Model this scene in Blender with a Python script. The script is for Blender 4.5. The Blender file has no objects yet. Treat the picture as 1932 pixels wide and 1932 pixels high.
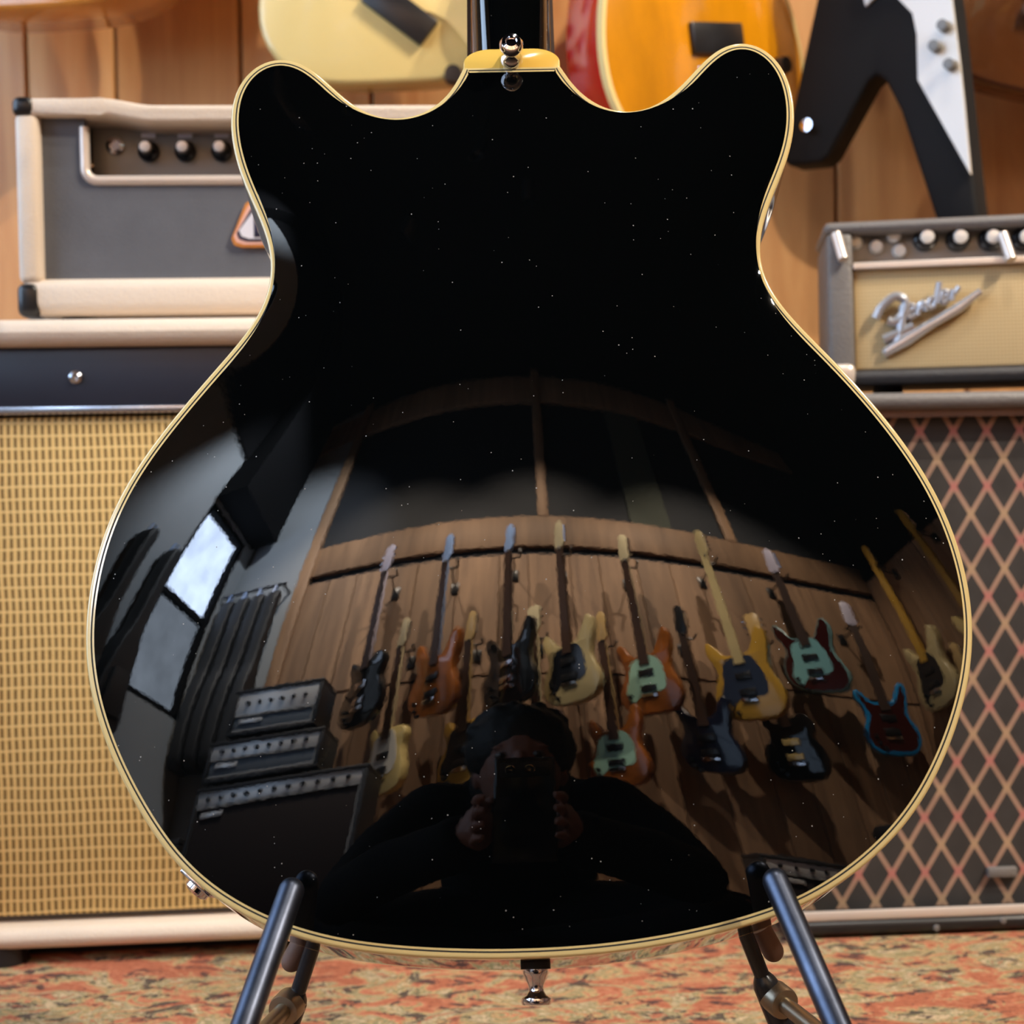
import bpy, bmesh, math, random
import numpy as np
from mathutils import Vector, Matrix

random.seed(7)
SC = bpy.context.scene
COL = SC.collection

# ---- CORE BEGIN (pure numpy: camera, guitar frame, guitar outline, arched back)
H_CAM, PITCH, ROLL, F_PX = 0.387, math.radians(1.45), math.radians(1.1), 2600.0
_f = np.array([0.0, math.cos(PITCH), -math.sin(PITCH)])
_r = np.array([1.0, 0.0, 0.0])
_u = np.array([0.0, math.sin(PITCH), math.cos(PITCH)])
CAM_R = math.cos(ROLL) * _r - math.sin(ROLL) * _u
CAM_U = math.cos(ROLL) * _u + math.sin(ROLL) * _r
CAM_F = _f
CAM_P = np.array([0.0, 0.0, H_CAM])

def ray(px, py):
    d = CAM_F * F_PX + CAM_R * (px - 966.0) - CAM_U * (py - 966.0)
    return d / np.linalg.norm(d)

def at_y(px, py, Y):
    """point on the pixel's ray at depth Y"""
    d = ray(px, py)
    return CAM_P + d * (Y / d[1])

def on_z(px, py, Z):
    d = ray(px, py)
    return CAM_P + d * ((Z - CAM_P[2]) / d[2])

ALPHA = math.radians(19.0)
G_U = np.array([1.0, 0.0, 0.0])
G_V = np.array([0.0, math.sin(ALPHA), math.cos(ALPHA)])
G_N = np.array([0.0, -math.cos(ALPHA), math.sin(ALPHA)])
G_O = at_y(985, 966, 0.628)

def to_guitar(px, py, w=0.0):
    """pixel -> (u, v) on the guitar's plane offset by w along its back normal"""
    d = ray(px, py)
    o = G_O + G_N * w
    t = np.dot(o - CAM_P, G_N) / np.dot(d, G_N)
    p = CAM_P + d * t - G_O
    return np.array([np.dot(p, G_U), np.dot(p, G_V)])

def g2w(u, v, w):
    return G_O + G_U * u + G_V * v + G_N * w

OUT_PX = [(875,125),(870,145),(861,171),(835,200),(806,217),(777,227),(748,232),(719,230),(690,219),(669,206),
(646,184),(617,154),(600,133),(580,116),(559,103),(536,98.5),(516,100),(493,107),(472,119),(452,141),(438,167),
(432,191),(430,220),(432,246),(436,275),(443,307),(455,339),(472,374),(490,409),(504,440),(514,472),(518,505),(515,538),
(501,580),(478,616),(446,652),(406,694),(377,729),(342,769),(313,804),(275,853),(246,894),(220,940),(197,992),(180,1042),
(167,1105),(158,1165),(156.5,1221),(160,1273),(171,1322),(186,1374),(207,1430),(233,1483),(267,1543),(303,1600),(334.6,1640),
(368,1671),(407,1701),(459,1731),(505,1752),(549,1768),(588,1780),(640,1792),(700,1800),(793,1808),(886,1811),(979.5,1811),
(1073,1807),(1166,1799),(1259,1785),(1355,1763),(1433,1744),(1510.6,1716),(1562,1688),(1614,1652),(1666,1607),(1700,1573),
(1737,1527),(1775,1459),(1804,1385),(1826,1317),(1837,1253),(1841,1195),(1837,1138),(1826,1075),(1804,1002),(1773,932),
(1731,862),(1675,788),(1607,711),(1560,663),(1517,624),(1470,576),(1444,540),(1430,505),(1426.5,478),(1429,452),(1437,420),
(1450,383),(1468,345),(1485,311),(1497,276),(1504,238),(1504,203),(1498,163),(1488,130),(1470.5,103),(1450,84),(1424,71),
(1395,66),(1370,70),(1347,87),(1321,119),(1295,154),(1269,182.6),(1240,206),(1211,217),(1182,220),(1153,216),(1118,200),
(1092,180),(1072,154),(1060,135),(1056,122)]

def open_spline(P, n, smooth=2):
    """arc-length resampled Catmull-Rom through P (open)"""
    P = np.asarray(P, float)
    for _ in range(smooth):
        Q = P.copy(); Q[1:-1] = 0.25 * P[:-2] + 0.5 * P[1:-1] + 0.25 * P[2:]
        P = P + 0.6 * (Q - P)
    E = np.vstack([2 * P[0] - P[1], P, 2 * P[-1] - P[-2]])
    out = []
    for i in range(1, len(E) - 2):
        t = np.linspace(0, 1, 12, endpoint=False)[:, None]
        a, b, c, d = E[i - 1], E[i], E[i + 1], E[i + 2]
        out.append(0.5 * (2 * b + (c - a) * t + (2 * a - 5 * b + 4 * c - d) * t ** 2 + (3 * b - a - 3 * c + d) * t ** 3))
    C = np.vstack(out + [P[-1:]])
    s = np.concatenate([[0], np.cumsum(np.linalg.norm(np.diff(C, axis=0), axis=1))])
    q = np.linspace(0, s[-1], n)
    return np.stack([np.interp(q, s, C[:, k]) for k in range(C.shape[1])], 1)

def closed_spline(P, n):
    P = np.asarray(P, float)
    E = np.vstack([P[-2:], P, P[:2]])
    out = []
    for i in range(1, len(P) + 1):
        t = np.linspace(0, 1, 10, endpoint=False)[:, None]
        a, b, c, d = E[i], E[i + 1], E[(i + 2)], E[(i + 3) % len(E)] if i + 3 < len(E) else E[3]
        out.append(0.5 * (2 * b + (c - a) * t + (2 * a - 5 * b + 4 * c - d) * t ** 2 + (3 * b - a - 3 * c + d) * t ** 3))
    C = np.vstack(out + [out[0][:1]])
    s = np.concatenate([[0], np.cumsum(np.linalg.norm(np.diff(C, axis=0), axis=1))])
    q = np.linspace(0, s[-1], n, endpoint=False)
    return np.stack([np.interp(q, s, C[:, k]) for k in range(2)], 1)

def body_outline(n=460, n_top=24):
    P = np.array([to_guitar(*p) for p in OUT_PX])
    side = open_spline(P, n)
    # soften jitter of the traced points
    for _ in range(30):
        s2 = side.copy(); s2[1:-1] = 0.25 * side[:-2] + 0.5 * side[1:-1] + 0.25 * side[2:]; side = s2
    top = np.linspace(side[-1], side[0], n_top + 1)[1:-1]
    return np.vstack([side, top]), n

def inset(P, d):
    """move a counter-clockwise-in-(u,v) closed outline inwards by d"""
    t = np.roll(P, -1, 0) - np.roll(P, 1, 0)
    t /= np.linalg.norm(t, axis=1)[:, None]
    nrm = np.stack([-t[:, 1], t[:, 0]], 1)
    a = 0.5 * np.sum(P[:, 0] * np.roll(P[:, 1], -1) - np.roll(P[:, 0], -1) * P[:, 1])
    return P + nrm * d * (1 if a > 0 else -1)

def arch_mesh(edge, rings=84, c_mm=2.1, cx=None):
    """polar mesh inside `edge` (star-shaped about a centre) + membrane height; returns V(u,v,h), ring count"""
    n = len(edge)
    c = to_guitar(975, 800)
    k = np.linspace(0, 1, rings + 1)[1:]
    s = 1 - (1 - k) ** 1.35
    rel = edge - c
    ang = np.unwrap(np.arctan2(rel[:, 1], rel[:, 0])); rad = np.linalg.norm(rel, axis=1)
    even = ang[0] + (np.arange(n) / n) * 2 * math.pi * np.sign(ang[n // 2] - ang[0])
    # rings relax from the outline to an even circle towards the centre, so no kink of the outline runs inwards
    smr = rad.copy(); sma = ang - even
    rr_ = []
    for si in s[::-1]:
        rr_.append(np.stack([c[0] + si * smr * np.cos(even + sma), c[1] + si * smr * np.sin(even + sma)], 1))
        for _ in range(14):
            smr = 0.25 * np.roll(smr, 1) + 0.5 * smr + 0.25 * np.roll(smr, -1)
            sma = 0.25 * np.roll(sma, 1) + 0.5 * sma + 0.25 * np.roll(sma, -1)
    uv = np.vstack([[c]] + rr_[::-1])
    tri = []
    idx = lambda r, i: 1 + (r * n) + (i % n)
    i = np.arange(n)
    tri.append(np.stack([np.zeros(n, int), idx(0, i), idx(0, i + 1)], 1))
    for r in range(rings - 1):
        a, b, cc, d = idx(r, i), idx(r + 1, i), idx(r + 1, i + 1), idx(r, i + 1)
        tri.append(np.stack([a, b, cc], 1)); tri.append(np.stack([a, cc, d], 1))
    T = np.vstack(tri)
    # cotangent stiffness
    I, J, W = [], [], []
    area = np.zeros(len(uv))
    X = uv[T]
    A2 = np.abs((X[:, 1, 0] - X[:, 0, 0]) * (X[:, 2, 1] - X[:, 0, 1]) - (X[:, 2, 0] - X[:, 0, 0]) * (X[:, 1, 1] - X[:, 0, 1])) + 1e-14
    for q in range(3):
        p0, p1, p2 = X[:, q], X[:, (q + 1) % 3], X[:, (q + 2) % 3]
        cot = np.sum((p1 - p0) * (p2 - p0), 1) / A2
        I.append(T[:, (q + 1) % 3]); J.append(T[:, (q + 2) % 3]); W.append(0.5 * cot)
        area += np.bincount(T[:, q], A2 / 6, len(uv))
    I, J, W = np.concatenate(I), np.concatenate(J), np.concatenate(W)
    free = np.ones(len(uv), bool); free[-n:] = False
    diag = np.bincount(I, W, len(uv)) + np.bincount(J, W, len(uv))
    def K(x):
        return diag * x - np.bincount(I, W * x[J], len(uv)) - np.bincount(J, W * x[I], len(uv))
    rhs = area * curvature(uv) * c_mm
    x = np.zeros(len(uv)); rr = np.where(free, rhs, 0.0); M = 1 / np.where(diag > 0, diag, 1)
    z = M * rr; p = z.copy(); rz = rr @ z
    r0 = np.linalg.norm(rr)
    for it in range(1500):
        Kp = np.where(free, K(p), 0.0)
        al = rz / (p @ Kp); x += al * p; rr -= al * Kp
        if np.linalg.norm(rr) < 1e-7 * r0: break
        z = M * rr; rz2 = rr @ z; p = z + (rz2 / rz) * p; rz = rz2
    return uv, x, rings, n

def curvature(uv):
    """how strongly the back is arched, per metre"""
    return np.ones(len(uv))
# ---- CORE END


# ------------------------------------------------------------------ camera, light, exposure
cam_d = bpy.data.cameras.new('camera')
cam = bpy.data.objects.new('camera', cam_d); COL.objects.link(cam)
cam.matrix_world = Matrix(((CAM_R[0], CAM_U[0], -CAM_F[0], CAM_P[0]), (CAM_R[1], CAM_U[1], -CAM_F[1], CAM_P[1]),
                           (CAM_R[2], CAM_U[2], -CAM_F[2], CAM_P[2]), (0, 0, 0, 1)))
cam_d.sensor_width = 36.0; cam_d.sensor_fit = 'HORIZONTAL'
cam_d.lens = 36.0 * F_PX / 1932.0
cam_d.clip_start = 0.02; cam_d.clip_end = 50
cam_d.dof.use_dof = True
cam_d.dof.focus_distance = 0.645
cam_d.dof.aperture_fstop = cam_d.lens / 4.2
SC.camera = cam

SC.view_settings.view_transform = 'Standard'
SC.view_settings.look = 'None'
SC.view_settings.gamma = 1.0
SC.view_settings.use_curve_mapping = False
SC.view_settings.exposure = 0.0
SC.cycles.use_denoising = True
SC.cycles.max_bounces = 8
SC.cycles.sample_clamp_indirect = 8.0
SC.cycles.caustics_reflective = False
SC.cycles.caustics_refractive = False

world = bpy.data.worlds.new('world'); SC.world = world
world.use_nodes = True
world.node_tree.nodes['Background'].inputs[0].default_value = (0.75, 0.82, 1.0, 1)
world.node_tree.nodes['Background'].inputs[1].default_value = 0.6

ROOM = dict(x0=-1.75, x1=2.15, y0=-2.2, y1=1.78, z1=3.6)

# ------------------------------------------------------------------ mesh helpers
class MB:
    def __init__(s):
        s.v, s.f = [], []
    def add(s, V, F):
        o = len(s.v)
        s.v += [tuple(map(float, p)) for p in V]
        s.f += [tuple(int(i) + o for i in f) for f in F]
        return s
    def box(s, x0, x1, y0, y1, z0, z1):
        return s.add([(x0, y0, z0), (x1, y0, z0), (x1, y1, z0), (x0, y1, z0), (x0, y0, z1), (x1, y0, z1), (x1, y1, z1), (x0, y1, z1)],
                     [(0, 3, 2, 1), (4, 5, 6, 7), (0, 1, 5, 4), (1, 2, 6, 5), (2, 3, 7, 6), (3, 0, 4, 7)])
    def loft(s, rings, cap=True, close=True):
        n = len(rings[0]); V = [p for r in rings for p in r]; F = []
        for k in range(len(rings) - 1):
            for i in range(n if close else n - 1):
                j = (i + 1) % n
                F.append((k * n + i, k * n + j, (k + 1) * n + j, (k + 1) * n + i))
        if cap:
            F.append(tuple(range(n - 1, -1, -1))); F.append(tuple(range((len(rings) - 1) * n, len(rings) * n)))
        return s.add(V, F)
    def tube(s, pts, r, n=14, cap=True):
        P = [Vector(p) for p in pts]
        R = [r] * len(P) if not hasattr(r, '__len__') else r
        rings = []; ref = None
        for i, p in enumerate(P):
            t = (P[min(i + 1, len(P) - 1)] - P[max(i - 1, 0)]).normalized()
            if ref is None:
                a = Vector((0, 0, 1)) if abs(t.z) < 0.9 else Vector((1, 0, 0))
                ref = (a - t * a.dot(t)).normalized()
            else:
                ref = (ref - t * ref.dot(t)).normalized()
            b = t.cross(ref)
            rings.append([p + (ref * math.cos(2 * math.pi * k / n) + b * math.sin(2 * math.pi * k / n)) * R[i] for k in range(n)])
        return s.loft(rings, cap)
    def lathe(s, prof, o=(0, 0, 0), axis=(0, 0, 1), n=24):
        """prof: (radius, height) pairs along axis from o"""
        o = Vector(o); ax = Vector(axis).normalized()
        return s.tube_profile([(o + ax * h, max(r, 1e-5)) for r, h in prof], ax, n)
    def tube_profile(s, pr, ax, n):
        a = Vector((0, 0, 1)) if abs(ax.z) < 0.9 else Vector((1, 0, 0))
        ref = (a - ax * a.dot(ax)).normalized(); b = ax.cross(ref)
        return s.loft([[p + (ref * math.cos(2 * math.pi * k / n) + b * math.sin(2 * math.pi * k / n)) * r for k in range(n)] for p, r in pr])
    def prism(s, out, y0, y1):
        """outline in (x, z), extruded from y0 to y1"""
        return s.loft([[(x, y0, z) for x, z in out], [(x, y1, z) for x, z in out]])
    def build(s, name, mat, parent=None, bevel=0.0, seg=2, smooth=True, angle=40, **props):
        me = bpy.data.meshes.new(name)
        me.from_pydata(s.v, [], s.f)
        bm = bmesh.new(); bm.from_mesh(me)
        bmesh.ops.recalc_face_normals(bm, faces=bm.faces[:])
        if bevel > 0:
            ed = [e for e in bm.edges if len(e.link_faces) == 2 and e.calc_face_angle(0) > 0.5]
            bmesh.ops.bevel(bm, geom=ed, offset=bevel, segments=seg, profile=0.5, affect='EDGES', clamp_overlap=True)
        bm.to_mesh(me); bm.free()
        if smooth:
            me.polygons.foreach_set('use_smooth', [True] * len(me.polygons))
            me.set_sharp_from_angle(angle=math.radians(angle))
        me.materials.append(mat)
        return link(name, me, parent, **props)

def link(name, data, parent=None, **props):
    o = bpy.data.objects.new(name, data); COL.objects.link(o)
    if parent is not None: o.parent = parent
    for k, v in props.items(): o[k] = v
    return o

def thing(name, label, category, loc=(0, 0, 0), rot=(0, 0, 0), group=None):
    o = bpy.data.objects.new(name, None); COL.objects.link(o)
    o.location = loc; o.rotation_euler = rot
    o.empty_display_size = 0.02
    o['label'] = label; o['category'] = category
    if group: o['group'] = group
    return o

def tag(o, label, category, group=None):
    o['label'] = label; o['category'] = category
    if group: o['group'] = group
    return o

# ------------------------------------------------------------------ materials
def srgb(r, g, b):
    f = lambda c: (c / 255 / 12.92) if c <= 10 else ((c / 255 + 0.055) / 1.055) ** 2.4
    return (f(r), f(g), f(b), 1.0)

def new_mat(name):
    m = bpy.data.materials.new(name); m.use_nodes = True
    nt = m.node_tree
    return m, nt, nt.nodes['Principled BSDF']

def node(nt, kind, **kw):
    n = nt.nodes.new(kind)
    for k, v in kw.items():
        if k.startswith('i_'):
            key = k[2:]
            n.inputs[int(key) if key.isdigit() else key].default_value = v
        else: setattr(n, k, v)
    return n

def ramp(nt, stops, interp='LINEAR'):
    n = nt.nodes.new('ShaderNodeValToRGB'); n.color_ramp.interpolation = interp
    el = n.color_ramp.elements
    while len(el) < len(stops): el.new(0.5)
    for e, (p, c) in zip(el, stops): e.position = p; e.color = c
    return n

def math_n(nt, op, a, b=None, c=None):
    n = nt.nodes.new('ShaderNodeMath'); n.operation = op
    for i, x in enumerate((a, b, c)):
        if x is None: continue
        if isinstance(x, (int, float)): n.inputs[i].default_value = x
        else: nt.links.new(x, n.inputs[i])
    return n.outputs[0]

def mix_c(nt, fac, a, b):
    n = nt.nodes.new('ShaderNodeMix'); n.data_type = 'RGBA'
    for sock, x in ((n.inputs['Factor'], fac), (n.inputs['A'], a), (n.inputs['B'], b)):
        if isinstance(x, (int, float, tuple)): sock.default_value = x
        else: nt.links.new(x, sock)
    return n.outputs['Result']

def plain(name, col, rough=0.5, metal=0.0, ior=1.5, coat=0.0, var=0.0, vscale=8.0, bump=0.0, bscale=200.0, stretch=(1, 1, 1), spec=None, emit=None):
    m, nt, b = new_mat(name)
    b.inputs['Base Color'].default_value = col
    b.inputs['Roughness'].default_value = rough
    b.inputs['Metallic'].default_value = metal
    b.inputs['IOR'].default_value = ior
    b.inputs['Coat Weight'].default_value = coat
    b.inputs['Coat Roughness'].default_value = 0.04
    if spec is not None: b.inputs['Specular IOR Level'].default_value = spec
    if var or bump:
        tc = node(nt, 'ShaderNodeTexCoord'); mp = node(nt, 'ShaderNodeMapping')
        mp.inputs['Scale'].default_value = stretch
        nt.links.new(tc.outputs['Object'], mp.inputs['Vector'])
    if var:
        nz = node(nt, 'ShaderNodeTexNoise', i_Scale=vscale, i_Detail=6.0, i_Roughness=0.6)
        nt.links.new(mp.outputs[0], nz.inputs['Vector'])
        d = tuple(c * (1 - var) for c in col[:3]) + (1,); l = tuple(min(1, c * (1 + var)) for c in col[:3]) + (1,)
        rp = ramp(nt, [(0.3, d), (0.7, l)])
        nt.links.new(nz.outputs['Fac'], rp.inputs[0]); nt.links.new(rp.outputs[0], b.inputs['Base Color'])
    if bump:
        n2 = node(nt, 'ShaderNodeTexNoise', i_Scale=bscale, i_Detail=3.0)
        nt.links.new(mp.outputs[0], n2.inputs['Vector'])
        bp = node(nt, 'ShaderNodeBump', i_Strength=bump, i_Distance=0.002)
        nt.links.new(n2.outputs['Fac'], bp.inputs['Height']); nt.links.new(bp.outputs[0], b.inputs['Normal'])
    if emit:
        b.inputs['Emission Color'].default_value = emit[0]; b.inputs['Emission Strength'].default_value = emit[1]
    return m

def wood(name, dark, light, rough=0.35, coat=0.3, scale=1.0, axis='z'):
    m, nt, b = new_mat(name)
    oi = node(nt, 'ShaderNodeObjectInfo'); tc = node(nt, 'ShaderNodeTexCoord')
    mp = node(nt, 'ShaderNodeMapping')
    mp.inputs['Scale'].default_value = (14 * scale, 14 * scale, 1.1 * scale) if axis == 'z' else (1.1 * scale, 14 * scale, 14 * scale)
    ad = node(nt, 'ShaderNodeVectorMath', operation='ADD')
    sc = node(nt, 'ShaderNodeVectorMath', operation='SCALE'); sc.inputs['Scale'].default_value = 37.0
    cb = node(nt, 'ShaderNodeCombineXYZ')
    for k in range(3): nt.links.new(oi.outputs['Random'], cb.inputs[k])
    nt.links.new(cb.outputs[0], sc.inputs[0])
    nt.links.new(tc.outputs['Object'], mp.inputs['Vector'])
    nt.links.new(mp.outputs[0], ad.inputs[0]); nt.links.new(sc.outputs[0], ad.inputs[1])
    nz = node(nt, 'ShaderNodeTexNoise', i_Scale=1.0, i_Detail=8.0, i_Roughness=0.6, i_Distortion=1.2)
    nt.links.new(ad.outputs[0], nz.inputs['Vector'])
    rp = ramp(nt, [(0.25, dark), (0.5, tuple((a + c) / 2 for a, c in zip(dark, light))), (0.75, light)])
    nt.links.new(nz.outputs['Fac'], rp.inputs[0])
    hv = node(nt, 'ShaderNodeHueSaturation')
    nt.links.new(rp.outputs[0], hv.inputs['Color'])
    nt.links.new(math_n(nt, 'MULTIPLY_ADD', oi.outputs['Random'], 0.35, 0.82), hv.inputs['Value'])
    nt.links.new(hv.outputs[0], b.inputs['Base Color'])
    b.inputs['Roughness'].default_value = rough; b.inputs['Coat Weight'].default_value = coat
    b.inputs['Coat Roughness'].default_value = 0.15
    bp = node(nt, 'ShaderNodeBump', i_Strength=0.15, i_Distance=0.002)
    nt.links.new(nz.outputs['Fac'], bp.inputs['Height']); nt.links.new(bp.outputs[0], b.inputs['Normal'])
    return m

def black_lacquer():
    m, nt, b = new_mat('black_lacquer')
    tc = node(nt, 'ShaderNodeTexCoord')
    vo = node(nt, 'ShaderNodeTexVoronoi', i_Scale=300.0); vo.feature = 'F1'
    nt.links.new(tc.outputs['Object'], vo.inputs['Vector'])
    sp = node(nt, 'ShaderNodeSeparateColor'); nt.links.new(vo.outputs['Color'], sp.inputs[0])
    patch = node(nt, 'ShaderNodeTexNoise', i_Scale=14.0, i_Detail=2.0)
    nt.links.new(tc.outputs['Object'], patch.inputs['Vector'])
    rnd = math_n(nt, 'GREATER_THAN', math_n(nt, 'ADD', sp.outputs[0], math_n(nt, 'MULTIPLY', patch.outputs['Fac'], 0.5)), 0.98)
    size = math_n(nt, 'MULTIPLY_ADD', sp.outputs[1], 0.07, 0.03)
    mask = math_n(nt, 'MULTIPLY', rnd, math_n(nt, 'LESS_THAN', vo.outputs['Distance'], size))
    nt.links.new(mix_c(nt, mask, (0.0012, 0.0016, 0.0018, 1), (0.32, 0.32, 0.31, 1)), b.inputs['Base Color'])
    nt.links.new(math_n(nt, 'MULTIPLY_ADD', mask, 0.7, 0.012), b.inputs['Roughness'])
    b.inputs['IOR'].default_value = 1.75
    # faint orange peel
    nz = node(nt, 'ShaderNodeTexNoise', i_Scale=330.0, i_Detail=1.0)
    nt.links.new(tc.outputs['Object'], nz.inputs['Vector'])
    bp = node(nt, 'ShaderNodeBump', i_Strength=0.02, i_Distance=0.00015)
    nt.links.new(nz.outputs['Fac'], bp.inputs['Height']); nt.links.new(bp.outputs[0], b.inputs['Normal'])
    return m

def weave_cloth():
    m, nt, b = new_mat('straw_weave_cloth')
    tc = node(nt, 'ShaderNodeTexCoord'); sx = node(nt, 'ShaderNodeSeparateXYZ')
    wob = node(nt, 'ShaderNodeTexNoise', i_Scale=18.0, i_Detail=1.0)
    nt.links.new(tc.outputs['Object'], wob.inputs['Vector'])
    nt.links.new(tc.outputs['Object'], sx.inputs[0])
    w = math_n(nt, 'MULTIPLY_ADD', wob.outputs['Fac'], 0.004, -0.002)
    X = math_n(nt, 'ADD', sx.outputs[0], w); Z = math_n(nt, 'ADD', sx.outputs[2], w)
    gx = math_n(nt, 'FRACT', math_n(nt, 'DIVIDE', X, 0.00545))
    gz = math_n(nt, 'FRACT', math_n(nt, 'DIVIDE', Z, 0.0102))
    gap = math_n(nt, 'LESS_THAN', math_n(nt, 'ABSOLUTE', math_n(nt, 'SUBTRACT', gx, 0.5)), 0.2)
    dash = math_n(nt, 'GREATER_THAN', math_n(nt, 'ABSOLUTE', math_n(nt, 'SUBTRACT', gz, 0.5)), 0.13)
    lo = math_n(nt, 'LESS_THAN', gz, 0.90)
    dark = math_n(nt, 'MULTIPLY', gap, math_n(nt, 'MAXIMUM', math_n(nt, 'LESS_THAN', gz, 0.8), 0.15))
    line = math_n(nt, 'GREATER_THAN', gz, 0.88)
    fine = node(nt, 'ShaderNodeTexNoise', i_Scale=900.0, i_Detail=2.0)
    nt.links.new(tc.outputs['Object'], fine.inputs['Vector'])
    base = mix_c(nt, fine.outputs['Fac'], srgb(206, 166, 92), srgb(244, 210, 140))
    c1 = mix_c(nt, dark, base, srgb(108, 80, 36))
    c2 = mix_c(nt, line, c1, srgb(238, 206, 140))
    nt.links.new(c2, b.inputs['Base Color'])
    b.inputs['Roughness'].default_value = 0.75
    bp = node(nt, 'ShaderNodeBump', i_Strength=0.5, i_Distance=0.001, invert=True)
    nt.links.new(dark, bp.inputs['Height']); nt.links.new(bp.outputs[0], b.inputs['Normal'])
    return m

def diamond_cloth():
    m, nt, b = new_mat('diamond_cloth')
    tc = node(nt, 'ShaderNodeTexCoord'); sx = node(nt, 'ShaderNodeSeparateXYZ')
    nt.links.new(tc.outputs['Object'], sx.inputs[0])
    x = math_n(nt, 'DIVIDE', sx.outputs[0], 0.0285); z = math_n(nt, 'DIVIDE', sx.outputs[2], 0.0465)
    def strand(v):
        return math_n(nt, 'LESS_THAN', math_n(nt, 'ABSOLUTE', math_n(nt, 'SUBTRACT', math_n(nt, 'FRACT', v), 0.5)), 0.088)
    s1 = strand(math_n(nt, 'ADD', x, z)); s2 = strand(math_n(nt, 'SUBTRACT', x, z))
    s = math_n(nt, 'MAXIMUM', s1, s2); both = math_n(nt, 'MULTIPLY', s1, s2)
    par = math_n(nt, 'GREATER_THAN', math_n(nt, 'COSINE', math_n(nt, 'MULTIPLY', z, 2 * math.pi)), 0.0)
    near = math_n(nt, 'POWER', math_n(nt, 'ABSOLUTE', math_n(nt, 'COSINE', math_n(nt, 'MULTIPLY', z, 2 * math.pi))), 6.0)
    nz = node(nt, 'ShaderNodeTexNoise', i_Scale=40.0, i_Detail=3.0); nt.links.new(tc.outputs['Object'], nz.inputs['Vector'])
    bg = mix_c(nt, nz.outputs['Fac'], srgb(38, 36, 36), srgb(62, 60, 60))
    st = mix_c(nt, nz.outputs['Fac'], srgb(140, 112, 96), srgb(172, 140, 122))
    cross = mix_c(nt, par, srgb(178, 150, 118), srgb(186, 112, 108))
    st2 = mix_c(nt, math_n(nt, 'MULTIPLY', near, 0.8), st, cross)
    nt.links.new(mix_c(nt, s, bg, st2), b.inputs['Base Color'])
    b.inputs['Roughness'].default_value = 0.7
    return m

def ribbed_cloth():
    m, nt, b = new_mat('wheat_cloth')
    tc = node(nt, 'ShaderNodeTexCoord'); sx = node(nt, 'ShaderNodeSeparateXYZ'); nt.links.new(tc.outputs['Object'], sx.inputs[0])
    a = math_n(nt, 'SINE', math_n(nt, 'MULTIPLY', sx.outputs[2], 2 * math.pi / 0.0032))
    c = math_n(nt, 'SINE', math_n(nt, 'MULTIPLY', sx.outputs[0], 2 * math.pi / 0.0030))
    f = math_n(nt, 'MULTIPLY_ADD', math_n(nt, 'ADD', a, math_n(nt, 'MULTIPLY', c, 0.7)), 0.25, 0.5)
    nt.links.new(mix_c(nt, f, srgb(160, 136, 92), srgb(212, 188, 144)), b.inputs['Base Color'])
    b.inputs['Roughness'].default_value = 0.8
    return m

def carpet():
    m, nt, b = new_mat('patterned_carpet')
    tc = node(nt, 'ShaderNodeTexCoord'); mp = node(nt, 'ShaderNodeMapping'); mp.inputs['Scale'].default_value = (0.55, 1.0, 1.0)
    nt.links.new(tc.outputs['Object'], mp.inputs['Vector'])
    n1 = node(nt, 'ShaderNodeTexNoise', i_Scale=38.0, i_Detail=5.0, i_Roughness=0.7, i_Distortion=1.0)
    n2 = node(nt, 'ShaderNodeTexNoise', i_Scale=60.0, i_Detail=5.0, i_Roughness=0.75, i_Distortion=0.8)
    n3 = node(nt, 'ShaderNodeTexNoise', i_Scale=4.0, i_Detail=2.0)
    n4 = node(nt, 'ShaderNodeTexNoise', i_Scale=420.0, i_Detail=2.0)
    for n in (n1, n2, n3, n4): nt.links.new(mp.outputs[0], n.inputs['Vector'])
    a = math_n(nt, 'ADD', math_n(nt, 'MULTIPLY', n1.outputs['Fac'], 0.8), math_n(nt, 'MULTIPLY', n3.outputs['Fac'], 0.2))
    r1 = ramp(nt, [(0.0, srgb(176, 108, 82)), (0.45, srgb(190, 122, 94)), (0.487, srgb(192, 160, 116)), (0.512, srgb(150, 140, 104)),
                   (0.545, srgb(204, 178, 144)), (0.572, srgb(150, 144, 110)), (0.595, srgb(182, 116, 90))], 'CONSTANT')
    nt.links.new(a, r1.inputs[0])
    dk = math_n(nt, 'GREATER_THAN', n2.outputs['Fac'], 0.56)
    c = mix_c(nt, math_n(nt, 'MULTIPLY', dk, 0.85), r1.outputs[0], srgb(66, 58, 60))
    hv = node(nt, 'ShaderNodeHueSaturation'); nt.links.new(c, hv.inputs['Color'])
    nt.links.new(math_n(nt, 'MULTIPLY_ADD', n4.outputs['Fac'], 0.9, 0.42), hv.inputs['Value'])
    nt.links.new(hv.outputs[0], b.inputs['Base Color'])
    b.inputs['Roughness'].default_value = 0.95; b.inputs['Specular IOR Level'].default_value = 0.1
    bp = node(nt, 'ShaderNodeBump', i_Strength=0.6, i_Distance=0.003)
    nt.links.new(n4.outputs['Fac'], bp.inputs['Height']); nt.links.new(bp.outputs[0], b.inputs['Normal'])
    return m

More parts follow.
